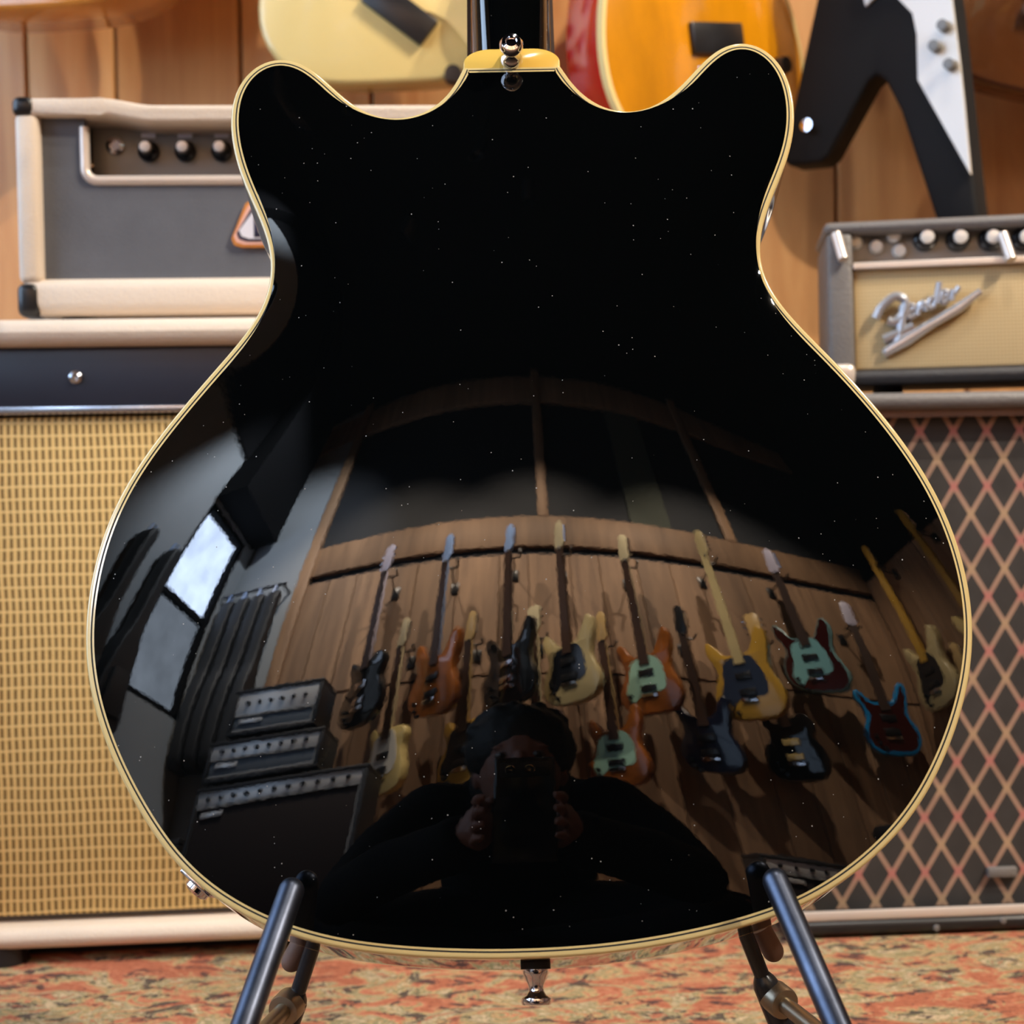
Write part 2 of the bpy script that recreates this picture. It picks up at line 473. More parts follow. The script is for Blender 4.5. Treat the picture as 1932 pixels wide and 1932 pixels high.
M = {}
M['lacquer'] = black_lacquer()
M['binding'] = plain('cream_binding', srgb(236, 214, 150), 0.12, ior=1.5, coat=0.6)
M['heelcap'] = plain('amber_heel_cap', srgb(246, 202, 96), 0.14, coat=0.5)
M['chrome'] = plain('chrome', (0.82, 0.80, 0.84, 1), 0.06, metal=1.0)
M['logo_chrome'] = plain('logo_chrome', srgb(222, 226, 236), 0.2, metal=0.7)
M['felt'] = plain('black_felt', (0.006, 0.006, 0.007, 1), 0.7)
M['rosewood'] = wood('rosewood', srgb(40, 24, 16), srgb(74, 46, 30), 0.5, 0.0, 3.0)
M['cream_tolex'] = plain('cream_tolex', srgb(228, 212, 194), 0.55, bump=0.35, bscale=420.0, var=0.04, vscale=5)
M['grey_cloth'] = plain('grey_cloth', srgb(96, 98, 105), 0.85, var=0.08, vscale=30, bump=0.3, bscale=900)
M['navy_panel'] = plain('dark_navy_panel', srgb(40, 44, 58), 0.35, var=0.15, vscale=6)
M['black_plastic'] = plain('black_plastic', (0.012, 0.012, 0.014, 1), 0.3)
M['black_tolex'] = plain('black_tolex', srgb(52, 52, 55), 0.42, bump=0.35, bscale=380)
M['grey_tolex'] = plain('worn_grey_tolex', srgb(112, 109, 108), 0.5, bump=0.35, bscale=380, var=0.1, vscale=9)
M['silver_trim'] = plain('silver_trim', srgb(226, 214, 204), 0.3, metal=0.35)
M['blue_steel'] = plain('polished_steel', (0.62, 0.66, 0.74, 1), 0.18, metal=1.0)
M['weave'] = weave_cloth()
M['diamond'] = diamond_cloth()
M['carpet'] = carpet()
M['wheat'] = ribbed_cloth()
M['panel_dark'] = plain('control_panel', srgb(138, 136, 134), 0.35, metal=0.2)
M['knob_top'] = plain('brushed_aluminium', (0.84, 0.84, 0.82, 1), 0.25, metal=0.25)
M['logo_white'] = plain('logo_white', srgb(226, 226, 236), 0.35)
M['logo_orange'] = plain('logo_orange', srgb(214, 138, 62), 0.4)
M['logo_pink'] = plain('logo_pink', srgb(240, 186, 168), 0.4)
M['logo_navy'] = plain('logo_navy', srgb(44, 46, 72), 0.4)
M['steel_tube'] = plain('dark_blued_steel', (0.085, 0.10, 0.14, 1), 0.4, metal=1.0, var=0.35, vscale=60)
M['black_steel'] = plain('black_painted_steel', (0.016, 0.018, 0.022, 1), 0.25)
M['foam'] = plain('brown_foam', srgb(120, 92, 78), 0.6, var=0.1, vscale=60)
M['brass'] = plain('worn_bronze_steel', (0.32, 0.27, 0.20, 1), 0.35, metal=0.9)
M['wall_wood'] = wood('amber_wall_plank', srgb(188, 124, 70), srgb(242, 190, 126), 0.38, 0.35)
M['back_wood'] = wood('brown_wall_plank', srgb(120, 92, 70), srgb(174, 138, 106), 0.6, 0.0)
M['black_paint'] = plain('black_paint', (0.004, 0.004, 0.005, 1), 0.9, spec=0.1)
M['grey_plaster'] = plain('grey_plaster', srgb(150, 156, 162), 0.9, var=0.05, vscale=3)
M['dark_upper'] = plain('dark_blue_paint', srgb(22, 26, 34), 0.7)

# ------------------------------------------------------------------ lamps of the shop (ceiling track spots), plus spots added to light the back
def track_spot(label, loc, target, power, angle=60, blend=0.5, color=(1, 0.80, 0.58), radius=0.02, group='ceiling track spotlights'):
    t = thing('track_spotlight', label, 'spotlight', loc, group=group)
    d = (Vector(target) - Vector(loc)).normalized()
    MB().tube([(0, 0, 0), (0, 0, ROOM['z1'] - loc[2])], 0.012, 10).build('stem', M['black_steel'], t)
    MB().lathe([(0.012, -0.10), (0.036, -0.095), (0.042, 0.0), (0.042, 0.035), (0.038, 0.035), (0.036, -0.004), (0.012, -0.006)], (0, 0, 0), d, 24).build('lamp_can', M['black_steel'], t)
    ld = bpy.data.lights.new('spot_bulb', 'SPOT'); ld.energy = power; ld.spot_size = math.radians(angle); ld.spot_blend = blend
    ld.color = color; ld.shadow_soft_size = radius
    lo = bpy.data.objects.new('spot_bulb', ld); COL.objects.link(lo); lo.parent = t
    lo.location = d * 0.03
    lo.rotation_euler = d.to_track_quat('-Z', 'Y').to_euler()
    return t

track_spot('black ceiling spotlight over the amplifiers aimed at the amber plank wall', (2.0, -0.25, 2.75), (-0.35, 1.6, 0.85), 305, 54, 0.5, (1, 0.86, 0.69))
track_spot('black ceiling spotlight aimed at the straw cloth cabinet', (1.9, 0.15, 2.95), (0.75, 1.6, 0.9), 240, 48, 0.5, (1, 0.86, 0.69))
track_spot('black ceiling spotlight aimed low at the carpet', (2.0, -0.6, 2.6), (0.0, 1.05, 0.1), 40, 40, 0.6, (1, 0.93, 0.86))
track_spot('black ceiling spotlight straight above the black guitar', (0.45, 0.42, 3.4), (0.15, 1.05, 0.3), 90, 44, 0.6, (1, 0.92, 0.82))
track_spot('black ceiling spotlight added to brighten the amplifier stack', (-0.2, -0.55, 3.35), (-0.95, -1.45, 0.8), 420, 36, 0.6, (0.80, 0.90, 1.0))  # unseen spot added to brighten the silver amplifier panels
track_spot('black ceiling spotlight added to brighten the plaster corner by the window', (-0.7, -1.1, 3.35), (-1.7, -1.9, 2.2), 700, 80, 0.7, (0.86, 0.93, 1.0))  # unseen spot added to lift the grey plaster by the window
for i, (x, tx) in enumerate(((-0.9, -0.75), (0.1, 0.1), (1.1, 1.2))):  # unseen spots added as fill for the back wall
    track_spot(('added black ceiling fill spotlight aimed at the wall by the amp stack', 'added black ceiling fill spotlight aimed at the middle of the guitar wall',
                'added black ceiling fill spotlight aimed at the bass guitars')[i], (x, -0.85, 3.35), (tx, -2.2, 1.45), 800, 70, 0.6, (1, 0.84, 0.66))

# ------------------------------------------------------------------ the room
R_ = ROOM
fl = MB().box(R_['x0'], R_['x1'], R_['y0'], R_['y1'] + 0.05, -0.05, 0).build('floor', M['carpet'], smooth=False, kind='structure', label='orange and olive patterned carpet floor', category='floor')
MB().box(R_['x0'] - .1, R_['x1'] + .1, R_['y0'] - .1, R_['y1'] + .1, R_['z1'], R_['z1'] + 0.06).build('ceiling', M['black_paint'], smooth=False, kind='structure', label='flat black painted ceiling', category='ceiling')

def planks(parent, axis_lo, axis_hi, z0, z1, width, face, thick, mat, along='x', jitter=0.0):
    a = axis_lo
    rnd = random.Random(int(face * 100) + 5)
    while a < axis_hi - 0.01:
        w = min(width * rnd.uniform(0.75, 1.25), axis_hi - a)
        dz = rnd.uniform(0, jitter)
        b = MB()
        if along == 'x': b.box(a + 0.002, a + w - 0.002, min(face, face + thick) - dz * (thick < 0), max(face, face + thick), z0, z1)
        else: b.box(min(face, face + thick), max(face, face + thick), a + 0.002, a + w - 0.002, z0, z1)
        b.build('plank', mat, parent, bevel=0.002, seg=1)
        a += w

wf = MB().box(R_['x0'], R_['x1'], R_['y1'] + 0.02, R_['y1'] + 0.08, 0, R_['z1']).build('wall_front', M['black_paint'], smooth=False, kind='structure', label='amber wooden plank wall behind the amplifiers', category='wall')
planks(wf, R_['x0'], R_['x1'], 0.0, R_['z1'], 0.15, R_['y1'], 0.02, M['wall_wood'])

# back wall: plank dado up to a header board, a dark upper storey, a post and a top board
wb = MB().box(R_['x0'], R_['x1'], R_['y0'] - 0.08, R_['y0'] - 0.02, 0, R_['z1']).build('wall_back', M['dark_upper'], smooth=False, kind='structure', label='brown plank wall with a dark upper part where guitars hang', category='wall')
planks(wb, -1.30, R_['x1'], 1.40, 2.16, 0.21, R_['y0'], -0.02, M['back_wood'])
planks(wb, -1.30, R_['x1'], 0.0, 1.385, 0.21, R_['y0'], -0.02, M['back_wood'])
MB().box(-1.30, R_['x1'], R_['y0'] - 0.02, R_['y0'] + 0.015, 2.21, 2.42).build('header_board', M['back_wood'], wb, bevel=0.003)
MB().box(R_['x0'], R_['x1'], R_['y0'] - 0.02, R_['y0'] + 0.01, 3.34, 3.55).build('top_board', M['back_wood'], wb, bevel=0.003)
for x in (0.155, 1.35):
    MB().box(x - 0.035, x + 0.035, R_['y0'] - 0.02, R_['y0'] + 0.02, 2.42, R_['z1']).build('post', M['back_wood'], wb, bevel=0.003)
MB().box(0.72, 0.98, R_['y0'] - 0.02, R_['y0'] - 0.005, 2.42, 3.34).build('panel', plain('olive_paint', srgb(74, 78, 68), 0.8), wb)
MB().box(-1.34, -1.27, R_['y0'] - 0.02, R_['y0'] + 0.03, 0, R_['z1']).build('corner_post', M['back_wood'], wb, bevel=0.003)
MB().box(R_['x0'], -1.34, R_['y0'] - 0.02, R_['y0'], 0, R_['z1']).build('plaster_panel', M['grey_plaster'], wb)

# side walls
def wall_with_openings(name, x, thick, y0, y1, z1, openings, mat, label):
    """wall in the YZ plane; openings: (ya, yb, za, zb), sorted by ya"""
    b = MB(); a = y0
    for ya, yb, za, zb in openings:
        b.box(x, x + thick, a, ya, 0, z1); b.box(x, x + thick, ya, yb, 0, za); b.box(x, x + thick, ya, yb, zb, z1); a = yb
    b.box(x, x + thick, a, y1, 0, z1)
    return b.build(name, mat, smooth=False, kind='structure', label=label, category='wall')

OPEN_L = [(-2.06, -1.46, 1.30, 2.55), (-0.60, 1.30, 0.60, 2.45)]  # second opening is an added window, out of view, for cool side light
wall_with_openings('wall_left', R_['x0'] - 0.1, 0.1, R_['y0'] - 0.08, R_['y1'] + 0.08, R_['z1'], OPEN_L, M['grey_plaster'], 'pale grey plaster wall with a corner window and an added side window')
wr = MB().box(R_['x1'] + 0.02, R_['x1'] + 0.1, R_['y0'] - 0.08, R_['y1'] + 0.08, 0, R_['z1']).build('wall_right', M['black_paint'], smooth=False, kind='structure', label='brown plank wall beside the bass guitars', category='wall')
planks(wr, R_['y0'], R_['y1'], 0.0, 2.3, 0.22, R_['x1'], 0.02, M['back_wood'], along='y')

def daylight(name, col, s):
    m = bpy.data.materials.new(name); m.use_nodes = True; nt = m.node_tree
    nt.nodes.clear(); out = nt.nodes.new('ShaderNodeOutputMaterial'); em = nt.nodes.new('ShaderNodeEmission')
    tc = nt.nodes.new('ShaderNodeTexCoord'); nz = node(nt, 'ShaderNodeTexNoise', i_Scale=5.0, i_Detail=2.0)
    nt.links.new(tc.outputs['Object'], nz.inputs['Vector'])
    em.inputs[0].default_value = col
    nt.links.new(math_n(nt, 'MULTIPLY_ADD', nz.outputs['Fac'], s * 0.9, s * 0.55), em.inputs[1])
    nt.links.new(em.outputs[0], out.inputs[0])
    return m
M['sky_pane'] = daylight('daylit_frosted_glass', (0.60, 0.74, 1.0, 1), 15.0)
M['dim_pane'] = daylight('dim_frosted_glass', (0.66, 0.78, 0.95, 1), 2.4)
M['fill_pane'] = daylight('added_window_glow', (0.56, 0.74, 1.0, 1), 6.0)  # glow of the added side window
for n, (ya, yb, za, zb) in enumerate(OPEN_L):
    x = R_['x0']
    w = MB()
    for b in ((ya, ya + .04, za, zb), (yb - .04, yb, za, zb), (ya, yb, za, za + .04), (ya, yb, zb - .04, zb)):
        w.box(x - 0.08, x - 0.01, *b)
    zm = 1.93 if n == 0 else 1.6
    w.box(x - 0.07, x - 0.02, ya, yb, zm - .02, zm + .02)
    wo = w.build('window_%d' % (n + 1), M['black_paint'], smooth=False, kind='structure', label='window with dark frame and %s' % ('a dim lower pane' if n == 0 else 'two glowing panes, added for cool side light'), category='window')
    MB().box(x - 0.055, x - 0.045, ya + .04, yb - .04, zm + .02, zb - .04).build('pane', M['sky_pane' if n == 0 else 'fill_pane'], wo, smooth=False)
    MB().box(x - 0.055, x - 0.045, ya + .04, yb - .04, za + .04, zm - .02).build('pane', M['dim_pane' if n == 0 else 'fill_pane'], wo, smooth=False)
MB().box(R_['x0'], R_['x0'] + 0.16, -2.15, -1.44, 2.56, R_['z1']).build('trim_1', M['black_paint'], kind='structure', label='black boxed soffit above the corner window', category='trim')

MB().box(R_['x0'], R_['x0'] + 0.012, -1.44, R_['y1'], 2.86, R_['z1']).build('trim_2', M['black_paint'], smooth=False, kind='structure', label='black painted band along the top of the plaster wall', category='trim')

# ------------------------------------------------------------------ local frames facing the camera
class Frame:
    """a vertical plane: origin on the floor, x to the right, y away from the camera"""
    def __init__(s, P, yaw):
        s.P = np.array(P, float); s.yaw = yaw
        s.ex = np.array([math.cos(yaw), math.sin(yaw), 0]); s.ey = np.array([-math.sin(yaw), math.cos(yaw), 0])
    def px(s, x, y, depth=0.0):
        d = ray(x, y); o = s.P + s.ey * depth
        t = np.dot(o - CAM_P, s.ey) / np.dot(d, s.ey)
        p = CAM_P + d * t - s.P
        return float(np.dot(p, s.ex)), float(p[2])

a_, b_ = on_z(0, 1829, 0), on_z(480, 1808, 0)
FL = Frame(a_, math.atan2(b_[1] - a_[1], b_[0] - a_[0]))
a_, b_ = on_z(1537, 1769, 0), on_z(1932, 1754, 0)
FR = Frame(a_, math.atan2(b_[1] - a_[1], b_[0] - a_[0]))
print('FRAMES', FL.P, math.degrees(FL.yaw), FR.P, math.degrees(FR.yaw))

# ------------------------------------------------------------------ left stack: straw-fronted cabinet + small head
def left_cabinet():
    t = thing('speaker_cabinet', 'cream speaker cabinet with straw woven grille cloth', 'speaker cabinet', FL.P, (0, 0, FL.yaw))
    x0, x1, D = -0.06, 0.52, 0.28
    z0 = FL.px(0, 1797)[1]; z1 = FL.px(100, 600)[1]
    zb = FL.px(100, 1752)[1]; zg1 = FL.px(100, 783)[1]; zp0 = FL.px(100, 768)[1]; zp1 = FL.px(100, 652)[1]
    e = 0.022
    MB().box(x0, x1, 0.0, D, z0, zb).build('bottom_board', M['cream_tolex'], t, bevel=0.009, seg=4)
    MB().box(x0, x1, 0.0, D, zp1, z1).build('top_board', M['cream_tolex'], t, bevel=0.011, seg=4)
    for a, b in ((x0, x0 + e), (x1 - e, x1)):
        MB().box(a, b, 0.0, D, zb, zp1).build('side_board', M['cream_tolex'], t, bevel=0.004, seg=2)
    MB().box(x0 + e, x1 - e, 0.014, 0.030, zp0, zp1).build('upper_panel', M['navy_panel'], t, bevel=0.002)
    MB().box(x0 + e, x1 - e, 0.010, 0.020, zg1 + 0.001, zp0 + 0.0015).build('trim_strip', M['blue_steel'], t, bevel=0.002)
    MB().box(x0 + e, x1 - e, 0.026, 0.032, zb, zb + 0.006).build('shadow_gap_strip', M['grey_tolex'], t)  # grey strip standing in for the shadow gap below the grille
    MB().box(x0 + e, x1 - e, 0.016, 0.034, zb + 0.0055, zg1).build('grille_cloth', M['weave'], t, bevel=0.004)
    MB().box(x0 + e, x1 - e, D - 0.02, D - 0.005, zb, zp1).build('back_board', M['black_tolex'], t)
    sx, sz = FL.px(143, 712, 0.014)
    MB().lathe([(0.0052, 0), (0.0052, 0.002), (0.003, 0.0035), (0.0022, 0.001), (0.0001, 0.0008)], (sx, 0.0142, sz), (0, -1, 0), 18).build('screw', M['blue_steel'], t)
    MB().box(x0 + 0.04, x1 - 0.03, 0.035, D - 0.03, 0.0, z0 + 0.002).build('under_shade_board', M['felt'], t)  # black board standing in for the shade under the cabinet
    for fx in (x0 + 0.06, x1 - 0.07):
        for fy in (0.020, D - 0.02):
            MB().lathe([(0.018, 0), (0.016, z0 + 0.002)], (fx, fy, 0), (0, 0, 1), 20).build('foot', M['black_plastic'], t)
    return z1
ZL = left_cabinet()

def left_head():
    d0 = 0.035
    px = lambda x, y, d=d0: FL.px(x, y, d)
    t = thing('amplifier_head', 'small cream amplifier head with grey cloth front and shield badge', 'amplifier', FL.P, (0, 0, FL.yaw))
    x0 = px(30, 400)[0]; x1 = x0 + 0.47; D = d0 + 0.19
    zt = px(120, 184)[1]; z0 = ZL + 0.007; zlow = px(400, 197)[1]
    xi = px(75, 400)[0]; zi0 = px(200, 523)[1]; zi1 = px(120, 216)[1]
    # shell: a top board whose middle dips, bottom board, sides
    xs1, xs2 = px(190, 190)[0], px(290, 190)[0]
    up = [(x0, zt), (xs1, zt)]
    for k in range(9):
        q = k / 8; up.append((xs1 + (xs2 - xs1) * q, zt + (zlow - zt) * (3 * q * q - 2 * q ** 3)))
    xm1, xm2 = x1 - (xs2 - x0), x1 - (xs1 - x0)
    for k in range(9):
        q = k / 8; up.append((xm1 + (xm2 - xm1) * q, zlow + (zt - zlow) * (3 * q * q - 2 * q ** 3)))
    up.append((x1, zt))
    th = zt - zi1
    low = [(x, z - th) for x, z in up][::-1]
    MB().prism(up + low, d0, D).build('top_board', M['cream_tolex'], t, bevel=0.006, seg=3)
    MB().box(x0, x1, d0, D, z0, zi0).build('bottom_board', M['cream_tolex'], t, bevel=0.010, seg=4)
    w = xi - x0
    for a, b in ((x0, xi), (x1 - w, x1)):
        MB().box(a, b, d0, D, zi0 - 0.004, zi1 + 0.002).build('side_board', M['cream_tolex'], t, bevel=0.006, seg=3)
    MB().box(xi, x1 - w, D - 0.02, D - 0.008, zi0 - 0.01, zlow - th * 0.9).build('back_board', M['black_tolex'], t)
    # corner protectors
    for cx, s in ((x0, 1), (x1, -1)):
        for cz, q in ((zt, -1), (z0, 1)):
            b = MB(); xa, xb = sorted((cx - s * 0.0015, cx + s * 0.017)); za, zb_ = sorted((cz - q * 0.0015, cz + q * (0.015 if q < 0 else 0.026)))
            b.box(xa, xb, d0 - 0.002, d0 + 0.03, za, zb_).build('corner_protector', M['black_plastic'], t, bevel=0.006, seg=3)
    for fx in (px(135, 590)[0], x1 - (px(135, 590)[0] - x0)):
        MB().lathe([(0.015, 0), (0.015, 0.008)], (fx, d0 + 0.03, ZL), (0, 0, 1), 20).build('foot', M['black_plastic'], t)
    # front cloth with a cut-out for the recessed control panel
    cx0, cz0 = px(155, 335); cx1 = x1 - w - (cx0 - xi) ; cz1 = zlow - th + 0.002
    dc = d0 + 0.012
    r = 0.010
    arc = [(cx0 + r - r * math.cos(a), cz0 + r - r * math.sin(a)) for a in np.linspace(0, math.pi / 2, 7)]
    arc2 = [(cx1 - r + r * math.sin(a), cz0 + r - r * math.cos(a)) for a in np.linspace(0, math.pi / 2, 7)]
    out = [(xi, zi0), (x1 - w, zi0), (x1 - w, zi1), (cx1, zi1)] + [p for p in arc2[::-1]] + [p for p in arc[::-1]] + [(cx0, zi1), (xi, zi1)]
    MB().prism(out, dc, dc + 0.01).build('front_cloth', M['grey_cloth'], t, smooth=False)
    # bright piping around the cut-out
    path = [(cx0, dc, cz1 - 0.004)] + [(x, dc, z) for x, z in arc] + [(x, dc, z) for x, z in arc2] + [(cx1, dc, cz1 - 0.004)]
    MB().tube(path, 0.0042, 10).build('piping', M['silver_trim'], t)
    MB().box(cx0, cx1, dc + 0.030, dc + 0.034, cz0, cz1 + 0.012).build('control_panel', M['panel_dark'], t)
    MB().box(cx0, cx1, dc + 0.004, dc + 0.03, cz0 - 0.002, cz0).build('panel_ledge', M['navy_panel'], t)
    dp = dc + 0.030
    kx = [px(281, 280, dp)[0], px(350, 280, dp)[0], px(416, 280, dp)[0]]
    st = kx[1] - kx[0]
    kz = px(300, 286, dp)[1]
    for k in range(8):
        x = kx[0] + st * k
        if x > cx1 - 0.02: break
        kn = MB().lathe([(0.0092, 0), (0.0088, 0.004), (0.0062, 0.006), (0.0058, 0.018), (0.0, 0.0185)], (x, dp, kz), (0, -1, 0), 20).build('knob', M['black_plastic'], t)
        MB().lathe([(0.0050, 0), (0.0042, 0.0015), (0.0, 0.0018)], (x, dp - 0.018, kz), (0, -1, 0), 16).build('knob_cap', M['knob_top'], kn)
        MB().box(x - 0.006, x + 0.006, dp - 0.001, dp, kz + 0.0115, kz + 0.0155).build('scale_mark', M['logo_white'], t)
    jx, jz = px(218, 276, dp)
    MB().lathe([(0.0075, 0), (0.0075, 0.003), (0.0045, 0.004), (0.004, 0.001), (0.0, 0.001)], (jx, dp, jz), (0, -1, 0), 18).build('input_jack', M['chrome'], t)
    # shield badge
    bx, bz = px(435, 463); bt = px(470, 374)[1]
    hw = 0.052; c = bx + hw
    def shield(o, y0, y1):
        h0, h1 = bz + o, bt - o
        P = [(c - hw + o, h0 + 0.007), (c - hw + o + 0.002, h0 + 0.002), (c - hw + o + 0.008, h0), (c + hw - o - 0.008, h0), (c + hw - o - 0.002, h0 + 0.002), (c + hw - o, h0 + 0.007),
             (c + hw - o - 0.012, h1 - 0.003), (c + hw - o - 0.016, h1), (c - hw + o + 0.016, h1), (c - hw + o + 0.012, h1 - 0.003)]
        return MB().prism(P, y0, y1)
    bd = shield(0, dc - 0.004, dc).build('badge', M['logo_orange'], t, smooth=False, label='orange edged shield badge')
    shield(0.002, dc - 0.0046, dc - 0.004).build('badge_border', M['logo_pink'], bd, smooth=False)
    shield(0.0045, dc - 0.0052, dc - 0.0046).build('badge_line', M['logo_navy'], bd, smooth=False)
    shield(0.0065, dc - 0.0058, dc - 0.0052).build('badge_field', M['logo_white'], bd, smooth=False)
    lx, lz = px(478, 445)
    lb = MB(); lb.box(lx, lx + 0.004, dc - 0.0062, dc - 0.0058, lz, lz + 0.022); lb.box(lx, lx + 0.014, dc - 0.0062, dc - 0.0058, lz, lz + 0.004)
    lb.build('badge_letter', M['logo_navy'], bd, smooth=False)
    # strap handle on top
    hx = px(775, 195)[0]
    MB().tube([(hx - 0.045, d0 + 0.09, zlow), (hx - 0.03, d0 + 0.09, zlow + 0.005), (hx, d0 + 0.09, zlow + 0.009), (hx + 0.03, d0 + 0.09, zlow + 0.005), (hx + 0.045, d0 + 0.09, zlow)], 0.006, 10).build('handle', M['black_plastic'], t)
left_head()

# ------------------------------------------------------------------ right stack: diamond cloth cabinet + wheat cloth head
def right_cabinet():
    t = thing('speaker_cabinet', 'black speaker cabinet with brown diamond lattice grille cloth', 'speaker cabinet', FR.P, (0, 0, FR.yaw))
    x0 = FR.px(1475, 1700)[0]; x1 = x0 + 0.66; D = 0.27
    zt = FR.px(1750, 740)[1]; zt0 = FR.px(1750, 772)[1]; zp = FR.px(1750, 786)[1]; zg = FR.px(1700, 1725)[1]
    MB().box(x0, x1, -0.004, D, zt0, zt).build('top_board', M['grey_tolex'], t, bevel=0.006, seg=3)
    b = [( -0.006, 0.003), (-0.006, zg - 0.005), (0.006, zg + 0.001), (D, zg + 0.001), (D, 0.003)]
    MB().loft([[(x0, y, z) for y, z in b], [(x1, y, z) for y, z in b]]).build('bottom_board', M['black_plastic'], t, bevel=0.003, seg=3)
    MB().box(x0 + 0.01, x1 - 0.01, -0.003, 0.002, zg - 0.003, zg + 0.005).build('trim_strip', M['silver_trim'], t, bevel=0.0015)
    MB().box(x0 + 0.01, x1 - 0.01, 0.004, 0.012, zp, zt0 + 0.001).build('upper_strip', M['foam'], t)
    for a, b2 in ((x0, x0 + 0.02), (x1 - 0.02, x1)):
        MB().box(a, b2, 0.0, D, zg, zt0).build('side_board', M['black_tolex'], t, bevel=0.004)
    MB().box(x0 + 0.02, x1 - 0.02, 0.016, 0.03, zg, zp).build('grille_cloth', M['diamond'], t)
    MB().box(x0 + 0.02, x1 - 0.02, D - 0.02, D - 0.01, zg, zt0).build('back_board', M['black_tolex'], t)
    bx, bz = FR.px(1895, 1648, 0.01)
    MB().box(bx - 0.014, bx + 0.012, 0.010, 0.016, bz - 0.004, bz + 0.005).build('badge', M['grey_tolex'], t, bevel=0.002)
    for px_, py_ in ((1767, 1751), (1893, 1737)):
        sx, sz = FR.px(px_, py_, -0.006)
        MB().lathe([(0.0028, 0), (0.0022, 0.001), (0.0, 0.0012)], (sx, -0.006, max(sz, 0.006)), (0, -1, 0), 12).build('screw', M['grey_tolex'], t)
    for fx in (x0 + 0.05, x1 - 0.05):
        MB().box(fx - 0.015, fx + 0.015, 0.03, 0.06, 0, 0.004).build('foot', M['black_plastic'], t)
    return x0, zt
XR, ZR = right_cabinet()

